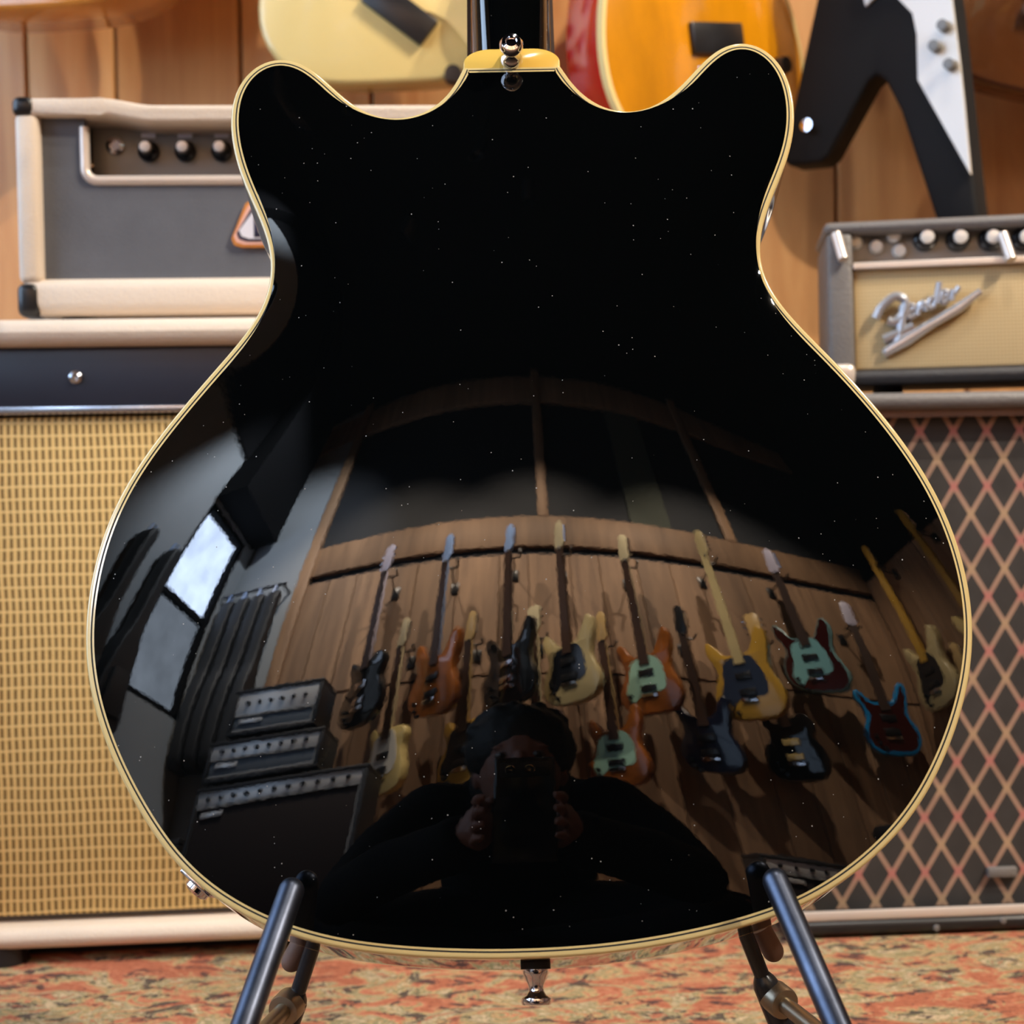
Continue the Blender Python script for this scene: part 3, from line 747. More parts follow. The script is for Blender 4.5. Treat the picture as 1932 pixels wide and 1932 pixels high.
def right_head():
    d0 = 0.0; D = d0 + 0.13
    c_ = FR.P + FR.ex * FR.px(1572, 700, 0.045)[0] + FR.ey * 0.045
    FH = Frame(c_, FR.yaw - math.radians(12))
    px = lambda x, y, d=d0: FH.px(x, y, d)
    t = thing('amplifier_head', 'black amplifier head with wheat cloth front and chrome script logo', 'amplifier', FH.P, (0, 0, FH.yaw))
    x0 = px(1572, 560)[0]; x1 = x0 + 0.56
    z0 = ZR + 0.010; zt = px(1750, 404)[1]
    rake = 0.016            # the front leans back towards the top
    def slab(a, b, za, zb, name, mat, y0=0.0, yb=D, bevel=0.004):
        f = lambda z: d0 + y0 + rake * (z - z0) / (zt - z0)
        m = MB().add([(a, f(za), za), (b, f(za), za), (b, yb, za), (a, yb, za), (a, f(zb), zb), (b, f(zb), zb), (b, yb, zb), (a, yb, zb)],
                     [(0, 3, 2, 1), (4, 5, 6, 7), (0, 1, 5, 4), (1, 2, 6, 5), (2, 3, 7, 6), (3, 0, 4, 7)])
        return m.build(name, mat, t, bevel=bevel, seg=3)
    zi1 = px(1750, 428)[1]; zi0 = px(1750, 694)[1]; zc0 = px(1750, 488)[1]
    w = 0.018
    slab(x0 - 0.006, x1 + 0.006, zi1, zt, 'top_board', M['grey_tolex'], bevel=0.006)
    slab(x0, x1, z0, zi0, 'bottom_board', M['black_tolex'], bevel=0.006)
    for a, b in ((x0 - 0.004, x0 + w), (x1 - w, x1 + 0.004)):
        slab(a, b, zi0, zi1, 'side_board', M['grey_tolex'])
    slab(x0 + w, x1 - w, zi0, zi1, 'back_board', M['black_tolex'], y0=0.08, yb=D - 0.01)
    slab(x0 + w, x1 - w, zi0, zc0 - 0.003, 'grille_cloth', M['wheat'], y0=0.006, yb=d0 + 0.05, bevel=0.002)
    slab(x0 + w, x1 - w, zc0 - 0.005, zc0 + 0.001, 'trim_strip', M['silver_trim'], y0=0.0, yb=d0 + 0.05, bevel=0.001)
    slab(x0 + w, x1 - w, zc0, zi1, 'control_panel', M['panel_dark'], y0=0.022, yb=d0 + 0.06, bevel=0.0)
    dp = d0 + 0.022 + rake * 0.85
    for kx in (1745, 1807, 1868, 1930):
        x, z = px(kx, 452, dp)
        kn = MB().lathe([(0.0105, 0), (0.0100, 0.004), (0.0072, 0.006), (0.0066, 0.016), (0.0, 0.0165)], (x, dp, z), (0, -1, 0), 22).build('knob', M['black_plastic'], t)
        MB().lathe([(0.0062, 0), (0.0052, 0.002), (0.0, 0.0026)], (x, dp - 0.016, z), (0, -1, 0), 18).build('knob_cap', M['knob_top'], kn)
    for q in range(3):
        x, z = px(1930, 452, dp); x += 0.031 * (q + 1)
        if x > x1 - w - 0.012: break
        MB().lathe([(0.0105, 0), (0.0100, 0.004), (0.0072, 0.006), (0.0066, 0.016), (0.0, 0.0165)], (x, dp, z), (0, -1, 0), 22).build('knob', M['black_plastic'], t)
    for kx, ky in ((1614, 458), (1653, 466), (1686, 445), (1697, 474)):
        x, z = px(kx, ky, dp)
        MB().lathe([(0.0065, 0), (0.0065, 0.003), (0.0045, 0.006), (0.0, 0.0062)], (x, dp, z), (0, -1, 0), 16).build('input_jack', M['knob_top'], t)
    for kx in (1578, 1893):
        (xa, za), (xb, zb) = px(kx, 440, d0 + 0.012), px(kx + 12, 492, d0 + 0.012)
        MB().tube([(xa, d0 + 0.016, za), (xb, d0 + 0.006, zb)], 0.0045, 10).build('panel_bracket', M['silver_trim'], t)
    for cx in (x0 - 0.004, x1 - 0.016):
        MB().box(cx, cx + 0.022, d0 - 0.003, d0 + 0.02, z0 - 0.002, z0 + 0.018).build('corner_protector', M['silver_trim'], t, bevel=0.006, seg=3)
    for fx in (x0 + 0.05, x1 - 0.05):
        MB().lathe([(0.014, 0), (0.012, 0.011)], (fx, d0 + 0.05, ZR), (0, 0, 1), 16).build('foot', M['black_plastic'], t)
    # chrome script logo: each letter is its own piece
    dl = d0 + 0.003
    def L(px_, py_):
        x, z = px(px_, py_, dl); return (x, dl + 0.004, z)
    letters = {
        'F': [[(1652, 600), (1664, 578), (1690, 558), (1708, 566), (1706, 588), (1690, 606), (1676, 604)], [(1706, 575), (1700, 620), (1690, 652), (1668, 668)], [(1668, 640), (1690, 630), (1724, 614)]],
        'e': [[(1712, 590), (1724, 582), (1722, 574), (1713, 582), (1716, 598), (1730, 592)]],
        'n': [[(1732, 594), (1736, 572), (1737, 582), (1744, 568), (1748, 586)]],
        'd': [[(1766, 562), (1756, 564), (1753, 578), (1762, 578), (1767, 562), (1774, 530), (1770, 572)]],
        'E': [[(1778, 562), (1788, 556), (1786, 548), (1778, 554), (1781, 570), (1793, 562)]],
        'r': [[(1797, 566), (1800, 544), (1800, 554), (1811, 540)]],
    }
    lg = MB()
    pts = [L(1672, 664), L(1712, 640), L(1760, 610), L(1810, 580), L(1852, 548)]
    tail = MB().tube(pts, [0.0042, 0.0058, 0.0040, 0.0046, 0.0028], 10).build('logo_underline', M['logo_chrome'], t)
    for ch, strokes in letters.items():
        m = MB()
        for s in strokes:
            P = open_spline([L(*q) for q in s], 5 * len(s), smooth=0)
            big = 0.0040 if ch == 'F' else 0.0026
            m.tube([tuple(p) for p in P], big, 8)
        m.build('logo_letter', M['logo_chrome'], t)
right_head()

# ------------------------------------------------------------------ the black semi-hollow guitar seen from behind
def main_guitar():
    t = thing('electric_guitar', 'glossy black semi-hollow guitar seen from its cream bound back', 'guitar', tuple(g2w(0, -0.20, -0.02)))
    base = np.array(g2w(0, -0.20, -0.02))
    W = lambda u, v, w: tuple(np.array(g2w(u, v, w)) - base)
    out, n_side = body_outline()
    n = len(out)
    skew = lambda w: 0.0052 * min(0.0, w + 0.0013) / 0.0447      # the front plate sits a touch lower than the back
    def ring_strip(name, levels, mat):
        """levels: (inset, w) from outside/deep to inside"""
        b = MB(); b.loft([[W(p[0], p[1] + skew(w), w) for p in inset(out, d)] for d, w in levels], cap=False)
        return b.build(name, mat, t, angle=80)
    ring_strip('rim', [(0.0, -0.0405), (0.0, -0.0055)], M['lacquer'])
    rnd = [(0.0, -0.0055)] + [(0.0013 * (1 - math.cos(a)), -0.0013 + 0.0013 * math.sin(a)) for a in np.linspace(0, math.pi / 2, 6)] + [(0.0024, 0.0001)]
    ring_strip('back_binding', rnd, M['binding'])
    ring_strip('pinstripe', [(0.0024, 0.0001), (0.0031, 0.0001)], M['felt'])
    ring_strip('pinstripe', [(0.0031, 0.0001), (0.0040, 0.0002)], M['binding'])
    rf = [(0.0026, -0.0460)] + [(0.0013 * (1 - math.cos(a)), -0.0447 - 0.0013 * math.sin(a)) for a in np.linspace(math.pi / 2, 0, 6)] + [(0.0, -0.0405)]
    ring_strip('front_binding', rf, M['binding'])
    # arched back
    edge = inset(out, 0.0040)
    uv, h, rings, m_ = arch_mesh(edge, c_mm=ARCH)
    V = [W(a, b, 0.0002 + c) for (a, b), c in zip(uv, h)]
    F = [(0, 1 + i, 1 + (i + 1) % n) for i in range(n)]
    for r in range(rings - 1):
        o1, o2 = 1 + r * n, 1 + (r + 1) * n
        F += [(o1 + i, o2 + i, o2 + (i + 1) % n, o1 + (i + 1) % n) for i in range(n)]
    MB().add(V, F).build('back_panel', M['lacquer'], t, angle=180)
    fe = inset(out, 0.0026)
    MB().add([W(p[0], p[1] + skew(-0.046), -0.046) for p in fe], [tuple(range(n))]).build('front_panel', M['lacquer'], t, smooth=False)
    # heel, cap and neck
    uL, uR = out[0][0], out[n_side - 1][0]
    vT = 0.5 * (out[0][1] + out[n_side - 1][1]); uc = 0.5 * (uL + uR); hw = 0.5 * abs(uR - uL) + 0.0002
    vcap = to_guitar(965, 91)[1]
    def heel_ring(w, vt, wd, r):
        P = [(-wd, vT - 0.004), (wd, vT - 0.004)]
        k = min(r, vt - vT)
        P += [(wd - k * 1.6 * (1 - math.cos(a)), vt - k + k * math.sin(a)) for a in np.linspace(0, math.pi / 2, 10)]
        P += [(-wd + k * 1.6 * (1 - math.cos(a)), vt - k + k * math.sin(a)) for a in np.linspace(math.pi / 2, 0, 10)]
        return [W(uc + a, b, w) for a, b in P]
    MB().loft([heel_ring(-0.0035, vcap, hw, 0.0085), heel_ring(-0.0006, vcap, hw, 0.0085), heel_ring(0.0, vcap - 0.0006, hw - 0.0006, 0.008)]).build('heel_cap', M['heelcap'], t, angle=50)
    MB().loft([heel_ring(-0.0035, vcap, hw - 0.0003, 0.0085), heel_ring(-0.010, vcap + 0.0004, hw - 0.0006, 0.009), heel_ring(-0.018, vcap + 0.002, hw - 0.0014, 0.011),
               heel_ring(-0.030, vcap + 0.006, hw - 0.002, 0.014)]).build('heel', M['lacquer'], t, angle=80)
    LN = 0.40; nk = math.tan(math.radians(2.0))
    rings_ = []
    for k in range(15):
        s = k / 14; v = vT - 0.005 + LN * s
        wd = (hw - 0.0022) * (1 - s) + 0.0215 * s
        dep = 0.018 + 0.012 * max(0, 1 - s * 3.2) ** 1.5
        w0 = -0.0475 + nk * (v - vT)
        rings_.append([W(uc + wd * math.copysign(abs(math.cos(a)) ** 0.8, math.cos(a)), v, w0 + dep * math.sin(a) ** 0.9 if math.sin(a) > 0 else w0) for a in np.linspace(0, math.pi, 22)])
    MB().loft(rings_).build('neck', M['lacquer'], t, angle=80)
    fb = []
    for k in (0, 1):
        v = vT - 0.06 + (LN + 0.055) * k; wd = hw * (1 - k) + 0.0218 * k; w0 = -0.0475 + nk * (v - vT)
        fb.append([W(uc - wd, v, w0), W(uc + wd, v, w0), W(uc + wd * 0.97, v, w0 - 0.006), W(uc - wd * 0.97, v, w0 - 0.006)])
    MB().loft(fb).build('fretboard', M['rosewood'], t, angle=30)
    hv = vT + LN - 0.008; hwz = -0.0475 + nk * LN
    hs = [(-0.022, 0), (0.022, 0), (0.036, 0.035), (0.041, 0.15), (0.016, 0.175), (0.0, 0.162), (-0.016, 0.175), (-0.041, 0.15), (-0.036, 0.035)]
    MB().loft([[W(uc + a, hv + b, hwz + 0.004 + b * 0.24) for a, b in hs], [W(uc + a, hv + b, hwz + 0.018 + b * 0.24) for a, b in hs]]).build('headstock', M['lacquer'], t, bevel=0.001)
    for sgn in (-1, 1):
        for q in range(3):
            b = 0.05 + 0.04 * q
            o = W(uc + sgn * 0.036, hv + b, hwz + 0.012 + b * 0.24)
            MB().lathe([(0.003, 0), (0.003, 0.012), (0.008, 0.014), (0.009, 0.022), (0.0, 0.024)], o, (sgn, 0, 0), 12).build('tuner', M['chrome'], t)
    # strap button on the heel cap
    p = to_guitar(965, 113)
    sb = MB().lathe([(0.0056, 0), (0.0056, 0.0012), (0.0048, 0.003), (0.0034, 0.005), (0.0034, 0.007), (0.0050, 0.0088), (0.0060, 0.0108), (0.0060, 0.0128), (0.0048, 0.0148), (0.0030, 0.0153), (0.0026, 0.0140), (0.0, 0.0138)],
               W(p[0], p[1], 0.0), tuple(G_N), 32).build('strap_button', M['chrome'], t)
    # strap button on the tail with its felt washer
    i = int(np.argmin(out[:, 1])); j = int(np.argmin(np.abs(out[:n_side, 0] - to_guitar(1006, 1815)[0]) + (out[:n_side, 1] > -0.1) * 9))
    q = out[j]
    ax = tuple(-np.array(G_V))
    so = W(q[0], q[1] + skew(-0.021), -0.021)
    sb2 = MB().lathe([(0.0056, 0.0022), (0.0056, 0.0040), (0.0049, 0.0052), (0.0046, 0.0062), (0.0034, 0.0085), (0.0032, 0.0110), (0.0042, 0.0128), (0.0062, 0.0138), (0.0066, 0.0152), (0.0060, 0.0166), (0.0, 0.0172)], so, ax, 32).build('strap_button', M['chrome'], t)
    MB().lathe([(0.0064, -0.001), (0.0064, 0.0022), (0.0, 0.0023)], so, ax, 28).build('felt_washer', M['felt'], sb2)
    # output jack plate on the rim
    jj = int(np.argmin(np.linalg.norm(out - to_guitar(357, 1660), axis=1)))
    tn = out[(jj + 1) % n] - out[jj - 1]; tn /= np.linalg.norm(tn); nn = np.array([tn[1], -tn[0]])
    b = MB()
    pl = [[W(*(out[jj] + tn * a + nn * d), w) for a, w in ((-0.0085, -0.010), (0.0085, -0.010), (0.0085, -0.036), (-0.0085, -0.036))] for d in (0.0002, 0.0022)]
    b.loft(pl).build('jack_plate', M['chrome'], t, bevel=0.0006)
    jo = W(*(out[jj] + nn * 0.002), -0.023)
    MB().lathe([(0.0058, 0), (0.0058, 0.003), (0.0042, 0.0042), (0.004, 0.001), (0.0, 0.001)], jo, tuple(G_U * nn[0] + G_V * nn[1]), 20).build('jack_socket', M['chrome'], t)
    return t, out
ARCH = 2.1
GUITAR, G_OUT = main_guitar()

# ------------------------------------------------------------------ the tubular stand
def guitar_stand():
    t = thing('guitar_stand', 'dark steel tubular guitar stand holding up the black guitar', 'guitar stand', (0, 0.62, 0))
    o = Vector((0, 0.62, 0))
    P = lambda x, y, Y: Vector(at_y(x, y, Y)) - o
    def dome(a, b, r, n=8):
        """tube from a (rounded end) to b"""
        d = (b - a).normalized(); pts, rad = [], []
        for k in range(n):
            q = math.pi / 2 * k / (n - 1); pts.append(a + d * r * (1 - math.cos(q))); rad.append(max(r * math.sin(q), 1e-4))
        return pts + [b], rad + [r]
    floor_y = []
    for sgn, top, bot, in ((-1, (557, 1659), (466, 1920)), (1, (1454, 1641), (1574, 1920))):
        a = P(*top, 0.5615); b = P(*bot, 0.519)
        d = (b - a).normalized(); k = (0.006 - a.z) / d.z
        e = a + d * k
        pts, rad = dome(a, e, 0.0053)
        MB().tube(pts, rad, 24).build('leg', M['steel_tube'], t)
        f = MB().tube([e - d * 0.03, e + d * 0.002], 0.008, 16).build('rubber_foot', M['felt'], t)
    # padded cradle arms under the body, rods, collars and braces
    for sgn, pad0, rod0, rod1, rod2, br0, br1 in (
            (-1, (541, 1831), (590, 1786), (560, 1878), (520, 1990), (536, 1906), (480, 1965)),
            (1, (1468, 1812), (1417, 1788), (1440, 1846), (1500, 1996), (1478, 1893), (1560, 1958))):
        c = P(*pad0, 0.640); up_ = P(pad0[0] - sgn * 34, pad0[1] - 62, 0.640)
        pts, rad = dome(c, up_, 0.0050)
        MB().tube(pts, rad, 18).build('cradle_pad', M['foam'], t)
        a = P(*rod0, 0.632); b = P(*rod1, 0.632); g = P(*rod2, 0.632)
        MB().tube([a + (a - b).normalized() * 0.012, b], 0.0036, 16).build('rod', M['black_steel'], t)
        d = (g - b).normalized(); k = (0.004 - b.z) / d.z; e = b + d * k
        MB().tube([b - d * 0.002, b + d * 0.0005, b + d * 0.003, b + d * 0.05, e], [0.0037, 0.0052, 0.0060, 0.0060, 0.0060], 18).build('collar_tube', M['black_steel'], t)
        h = P(*br0, 0.625); l = P(*br1, 0.595)
        dd = (l - h).normalized()
        MB().tube([h - dd * 0.008, h, h + dd * 0.0015, h + dd * 0.002], [0.0075, 0.0075, 0.0070, 0.0045], 20).build('brace_joint', M['brass'], t)
        MB().tube([h, h + dd * 0.16], 0.0040, 14).build('brace', M['brass'], t)
    # yoke joining both sides behind the guitar
    a, b = P(590, 1740, 0.655), P(1417, 1740, 0.655)
    MB().tube([a, a + Vector((0.01, 0.06, 0.0)), b + Vector((-0.01, 0.06, 0.0)), b], 0.005, 14).build('yoke', M['black_steel'], t)
    return t
guitar_stand()

# ------------------------------------------------------------------ other guitars
OUTL = {
 'double': [(0,0),(.1,.008),(.152,.055),(.163,.12),(.145,.18),(.122,.228),(.128,.28),(.15,.33),(.153,.385),(.13,.405),(.1,.37),(.065,.325),(.03,.32),(-.03,.32),(-.06,.335),(-.09,.39),(-.115,.44),(-.14,.45),(-.157,.425),(-.155,.36),(-.135,.29),(-.128,.235),(-.147,.18),(-.165,.12),(-.153,.055),(-.1,.008)],
 'single': [(0,0),(.1,.01),(.153,.06),(.166,.12),(.15,.19),(.118,.245),(.115,.29),(.135,.335),(.135,.375),(.115,.385),(.085,.35),(.05,.335),(.03,.36),(-.03,.365),(-.08,.385),(-.12,.37),(-.14,.33),(-.135,.285),(-.12,.245),(-.15,.19),(-.166,.12),(-.153,.06),(-.1,.01)],
 'plain': [(0,0),(.1,.006),(.15,.05),(.16,.12),(.142,.19),(.118,.245),(.12,.29),(.142,.335),(.138,.385),(.11,.395),(.085,.355),(.05,.335),(.03,.345),(-.03,.365),(-.09,.37),(-.13,.35),(-.145,.31),(-.13,.25),(-.142,.19),(-.16,.12),(-.15,.05),(-.1,.006)],
 'acoustic': [(0,0),(.11,.01),(.175,.06),(.198,.13),(.175,.21),(.135,.265),(.13,.31),(.145,.37),(.135,.43),(.09,.47),(.03,.48),(-.03,.48),(-.09,.47),(-.135,.43),(-.145,.37),(-.13,.31),(-.135,.265),(-.175,.21),(-.198,.13),(-.175,.06),(-.11,.01)],
}
OUTL['offset'] = [(x, z + 0.16 * x + 0.02) for x, z in OUTL['double']]
OUTL['bass'] = [(x * 1.04, z * 1.06) for x, z in OUTL['double']]

def wall_guitar(name, label, loc, rot, style='double', body='lacq_black', neck='maple', board='rosewood', guard=None, length=0.98, scale=1.0,
                group=None, thick=0.045, n_pick=2, slant=0.0, category='guitar', guard_big=False, head='neck', binding=None, side=None, hollow=False, pickup='black_plastic', pick_z=.135, bridge=True, edge_w=.006, yaw=0.0):
    t = thing(name, label, category, loc, rot, group)
    S = scale
    out = closed_spline([(x * S, z * S) for x, z in OUTL[style]], 96)
    zt = max(z for x, z in OUTL[style] if abs(x) < 0.035) * S
    y0, y1 = -thick, 0.0
    b = MB()
    e = 0.006
    cx, cz = 0.0, 0.19 * S
    ins = [tuple(p) for p in inset(out, e)]
    o = [tuple(p) for p in out]
    if binding is None:
        b.loft([[(x, y0, z) for x, z in ins], [(x, y0 + 0.002, z) for x, z in inset(out, 0.0018)], [(x, y0 + e, z) for x, z in o], [(x, y1 - e, z) for x, z in o], [(x, y1, z) for x, z in ins]])
        b.build('body', M[side or body], t, angle=50)
        if side:
            MB().prism([tuple(p) for p in inset(out, edge_w)], y0 - 0.0015, y0 + 0.001).build('top', M[body], t, smooth=False)
    else:
        b.loft([[(x, y0 + e, z) for x, z in o], [(x, y1 - e, z) for x, z in o], [(x, y1, z) for x, z in ins]]).build('body', M[side or body], t, angle=50)
        MB().loft([[(x, y0 + e + 0.001, z) for x, z in inset(out, -0.0006)], [(x, y0 - 0.001, z) for x, z in inset(out, -0.0006)], [(x, y0 - 0.001, z) for x, z in inset(out, 0.005)]], cap=False).build('binding', M[binding], t, angle=50)
        # carved top
        rg = [[(x, y0 - 0.001, z) for x, z in inset(out, 0.005)]]
        for d, q in ((0.02, 0.004), (0.045, 0.009), (0.07, 0.011)):
            rg.append([(x * (1 - d / 0.16) + cx * d / 0.16, y0 - 0.001 - q, z * (1 - d / 0.16) + cz * d / 0.16) for x, z in out])
        MB().loft(rg).build('top', M[body], t, angle=80)
        y0 -= 0.008
    # neck, fretboard, headstock
    zn = zt + (length - zt - 0.17) ; zh = length
    w0, w1 = 0.028, 0.0215
    yf = y0 - 0.004
    MB().loft([[(-w0, yf, zt - .02), (w0, yf, zt - .02), (w0 * .7, yf + .024, zt - .02), (-w0 * .7, yf + .024, zt - .02)],
               [(-w1, yf, zn), (w1, yf, zn), (w1 * .7, yf + .02, zn), (-w1 * .7, yf + .02, zn)]]).build('neck', M[neck], t, bevel=0.003)
    zb = zt - 0.055 * S
    MB().loft([[(-w0, yf - .006, zb), (w0, yf - .006, zb), (w0, yf, zb), (-w0, yf, zb)], [(-w1, yf - .006, zn), (w1, yf - .006, zn), (w1, yf, zn), (-w1, yf, zn)]]).build('fretboard', M[board], t, smooth=False)
    if style in ('single', 'acoustic'):
        hs = [(-.022, zn), (.022, zn), (.037, zn + .03), (.042, zh - .02), (.015, zh), (0, zh - .008), (-.015, zh), (-.042, zh - .02), (-.037, zn + .03)]
    else:
        hs = [(-.0215, zn), (.0215, zn), (.03, zn + .02), (.028, zn + .05), (.016, zh - .035), (.012, zh - .01), (-.008, zh), (-.032, zh - .012), (-.036, zh - .035), (-.03, zn + .06), (-.036, zn + .03)]
    MB().prism(hs, yf - 0.001, yf + 0.013).build('headstock', M[neck if head == 'neck' else head], t, bevel=0.0015)
    n_t = 4 if 'bass' in name else 6
    for k in range(n_t):
        if style in ('single', 'acoustic'):
            sx = -1 if k < n_t // 2 else 1; z = zn + .045 + .04 * (k % (n_t // 2)); p = (sx * .038, yf + .007, z); ax = (sx, 0, 0)
        else:
            z = zn + .035 + (.11 / n_t) * k; p = (-.03, yf + .007, z); ax = (-1, 0, 0)
        MB().lathe([(.002, 0), (.002, .010), (.007, .011), (.0075, .020), (0, .021)], p, ax, 8).build('tuner', M['chrome'], t)
    if style == 'acoustic':
        MB().lathe([(.048, 0), (.05, .0012), (0, .0014)], (0, y0, .315 * S), (0, -1, 0), 28).build('sound_hole', M['felt'], t)
        MB().box(-.075, .075, y0 - .008, y0, .12 * S, .145 * S).build('bridge', M['rosewood'], t, bevel=.003)
        return t
    yg = y0 - 0.0025
    if guard:
        if guard == 'round': pass
        G = [(-.045, zt - .01), (.05, zt - .02), (.085, zt - .05 * S), (.10, .20 * S), (.125, .13 * S), (.10, .06 * S), (.05, .10 * S), (-.02, .11 * S), (-.085, .12 * S), (-.098, .18 * S), (-.085, .26 * S)]
        if guard_big: G = [(x * 1.12, z) for x, z in G]
        MB().prism([tuple(p) for p in closed_spline(G, 40)], yg, y0 + .0005).build('pickguard', M[guard], t, smooth=False)
    for k in range(n_pick):
        zc = (pick_z + .085 * k) * S
        c, s_ = math.cos(slant), math.sin(slant)
        R = [(-.042, -.017), (.042, -.017), (.042, .017), (-.042, .017)]
        R = [(a * c - q * s_, zc + a * s_ + q * c) for a, q in R]
        MB().prism(R, yg - .008, y0).build('pickup', M[pickup], t, bevel=.002)
    if bridge: MB().box(-.042, .042, yg - .010, y0, .085 * S, .105 * S).build('bridge', M['chrome'], t, bevel=.002)
    for kx, kz in ((.105, .105), (.095, .065), (.07, .035)):
        MB().lathe([(.011, 0), (.0095, .014), (0, .0145)], (kx * S, y0 - .002, kz * S), (0, -1, 0), 14).build('knob', M['black_plastic'], t)
    return t

M['maple'] = plain('maple', srgb(214, 180, 120), 0.3, coat=0.4, var=0.08, vscale=10)
M['pale_maple'] = plain('pale_maple', srgb(222, 208, 170), 0.3, coat=0.4, var=0.06, vscale=10)
M['mahogany'] = plain('mahogany', srgb(96, 44, 28), 0.3, coat=0.4, var=0.15, vscale=12)
M['lacq_black'] = plain('gloss_black', (0.006, 0.006, 0.007, 1), 0.08, coat=0.5)
M['cream_lacq'] = plain('cream_lacquer', srgb(230, 204, 134), 0.2, coat=0.5)
M['flame_yellow'] = plain('flame_amber_top', srgb(206, 136, 14), 0.2, coat=0.6, var=0.18, vscale=26, stretch=(1, 1, 0.25))
M['cherry'] = plain('cherry_red', srgb(176, 22, 12), 0.2, coat=0.6, var=0.15, vscale=6)
M['amber'] = plain('amber_wood', srgb(212, 138, 58), 0.16, coat=0.7, var=0.2, vscale=9, stretch=(1, 1, 0.2))
M['brown_burst'] = plain('dark_brown_wood', srgb(84, 44, 14), 0.25, coat=0.5, var=0.3, vscale=7)
M['white_guard'] = plain('white_pickguard', srgb(226, 222, 214), 0.25, coat=0.3)
M['black_guard'] = plain('black_pickguard', srgb(26, 28, 34), 0.2)
M['mint'] = plain('mint_pickguard', srgb(168, 214, 196), 0.3)
M['blue_guard'] = plain('slate_pickguard', srgb(38, 48, 70), 0.3)
M['sunburst'] = plain('orange_sunburst', srgb(150, 86, 34), 0.18, coat=0.5, var=0.6, vscale=6)
M['natural'] = plain('natural_ash', srgb(200, 182, 134), 0.2, coat=0.4, var=0.1, vscale=8)
M['yellow_lacq'] = plain('butterscotch', srgb(200, 156, 62), 0.2, coat=0.5)
M['sky_lacq'] = plain('sky_blue', srgb(140, 200, 206), 0.2, coat=0.4)
M['cyan_edge'] = plain('bright_blue', srgb(20, 140, 206), 0.25)
M['oxblood'] = plain('oxblood', srgb(62, 18, 14), 0.2, coat=0.5)
M['navy_lacq'] = plain('navy_lacquer', srgb(22, 28, 48), 0.15, coat=0.5)
M['ice_head'] = plain('ice_blue', srgb(150, 178, 226), 0.25, coat=0.4)
M['lilac_head'] = plain('lilac_white', srgb(206, 200, 220), 0.3, coat=0.3)

M['satin_black'] = plain('satin_black', (0.006, 0.006, 0.007, 1), 0.75, spec=0.25)
M['piping_dark'] = plain('smoked_knob', srgb(120, 118, 114), 0.4)
def hanger(label, x, y, z, out, sgn, group):
    """forked wall hanger; out: reach from the wall, sgn: +1 if it points to +Y"""
    t = thing('wall_hanger', label, 'wall hanger', (x, y, z), group=group)
    s = sgn
    MB().box(-.022, .022, min(0, s * .012), max(0, s * .012), -.035, .035).build('plate', M['black_plastic'], t, bevel=.003)
    MB().tube([(0, 0, 0), (0, s * out * .7, 0), (0, s * out * .86, .012)], .005, 8).build('arm', M['black_steel'], t)
    for q in (-1, 1):
        MB().tube([(0, s * out * .86, .012), (q * .032, s * out * .9, .012), (q * .034, s * (out + .045), .016)], .0065, 8).build('prong', M['black_plastic'], t)
    return t

# front wall guitars -------------------------------------------------
YF = R_['y1']
def front(px_, py_, Y): return tuple(at_y(px_, py_, Y))
p = front(742, 208, 1.62)
wall_guitar('electric_guitar', 'cream double-cutaway guitar hanging above the cream amplifier head', p, (0, math.radians(8), 0), 'offset', 'cream_lacq', 'maple', guard='cream_lacq', slant=math.radians(-30), pick_z=.100, bridge=False, group='guitars on the amber wall', scale=0.98, length=0.97)
hanger('black hanger holding the cream guitar', p[0] + .11, YF, p[2] + .78, .12, -1, 'hangers on the amber wall')
p = front(1290, 330, 1.60)
wall_guitar('electric_guitar', 'amber flame-top single-cut guitar with cherry red side and cream edge', p, (0, math.radians(-10), math.radians(40)), 'single', 'flame_yellow', 'mahogany', binding='binding', side='cherry', group='guitars on the amber wall', thick=0.06, scale=1.0)
hanger('black hanger holding the amber guitar', p[0] - .13, YF, p[2] + .78, .12, -1, 'hangers on the amber wall')
p = front(1935, 200, 1.64)
wall_guitar('electric_guitar', 'dark brown guitar hanging beside the black V guitar', p, (0, math.radians(14), 0), 'plain', 'brown_burst', 'mahogany', group='guitars on the amber wall', scale=0.95)
hanger('black hanger holding the dark brown guitar', p[0] + .2, YF, p[2] + .76, .10, -1, 'hangers on the amber wall')
p = front(140, 62, 1.66)
wall_guitar('acoustic_guitar', 'glossy amber acoustic guitar above the cream amplifier corner', p, (0, 0, math.radians(-8)), 'acoustic', 'amber', 'mahogany', group='guitars on the amber wall', thick=0.09, scale=0.92, length=1.0)
hanger('black hanger holding the amber acoustic', p[0], YF, p[2] + .82, .13, -1, 'hangers on the amber wall')

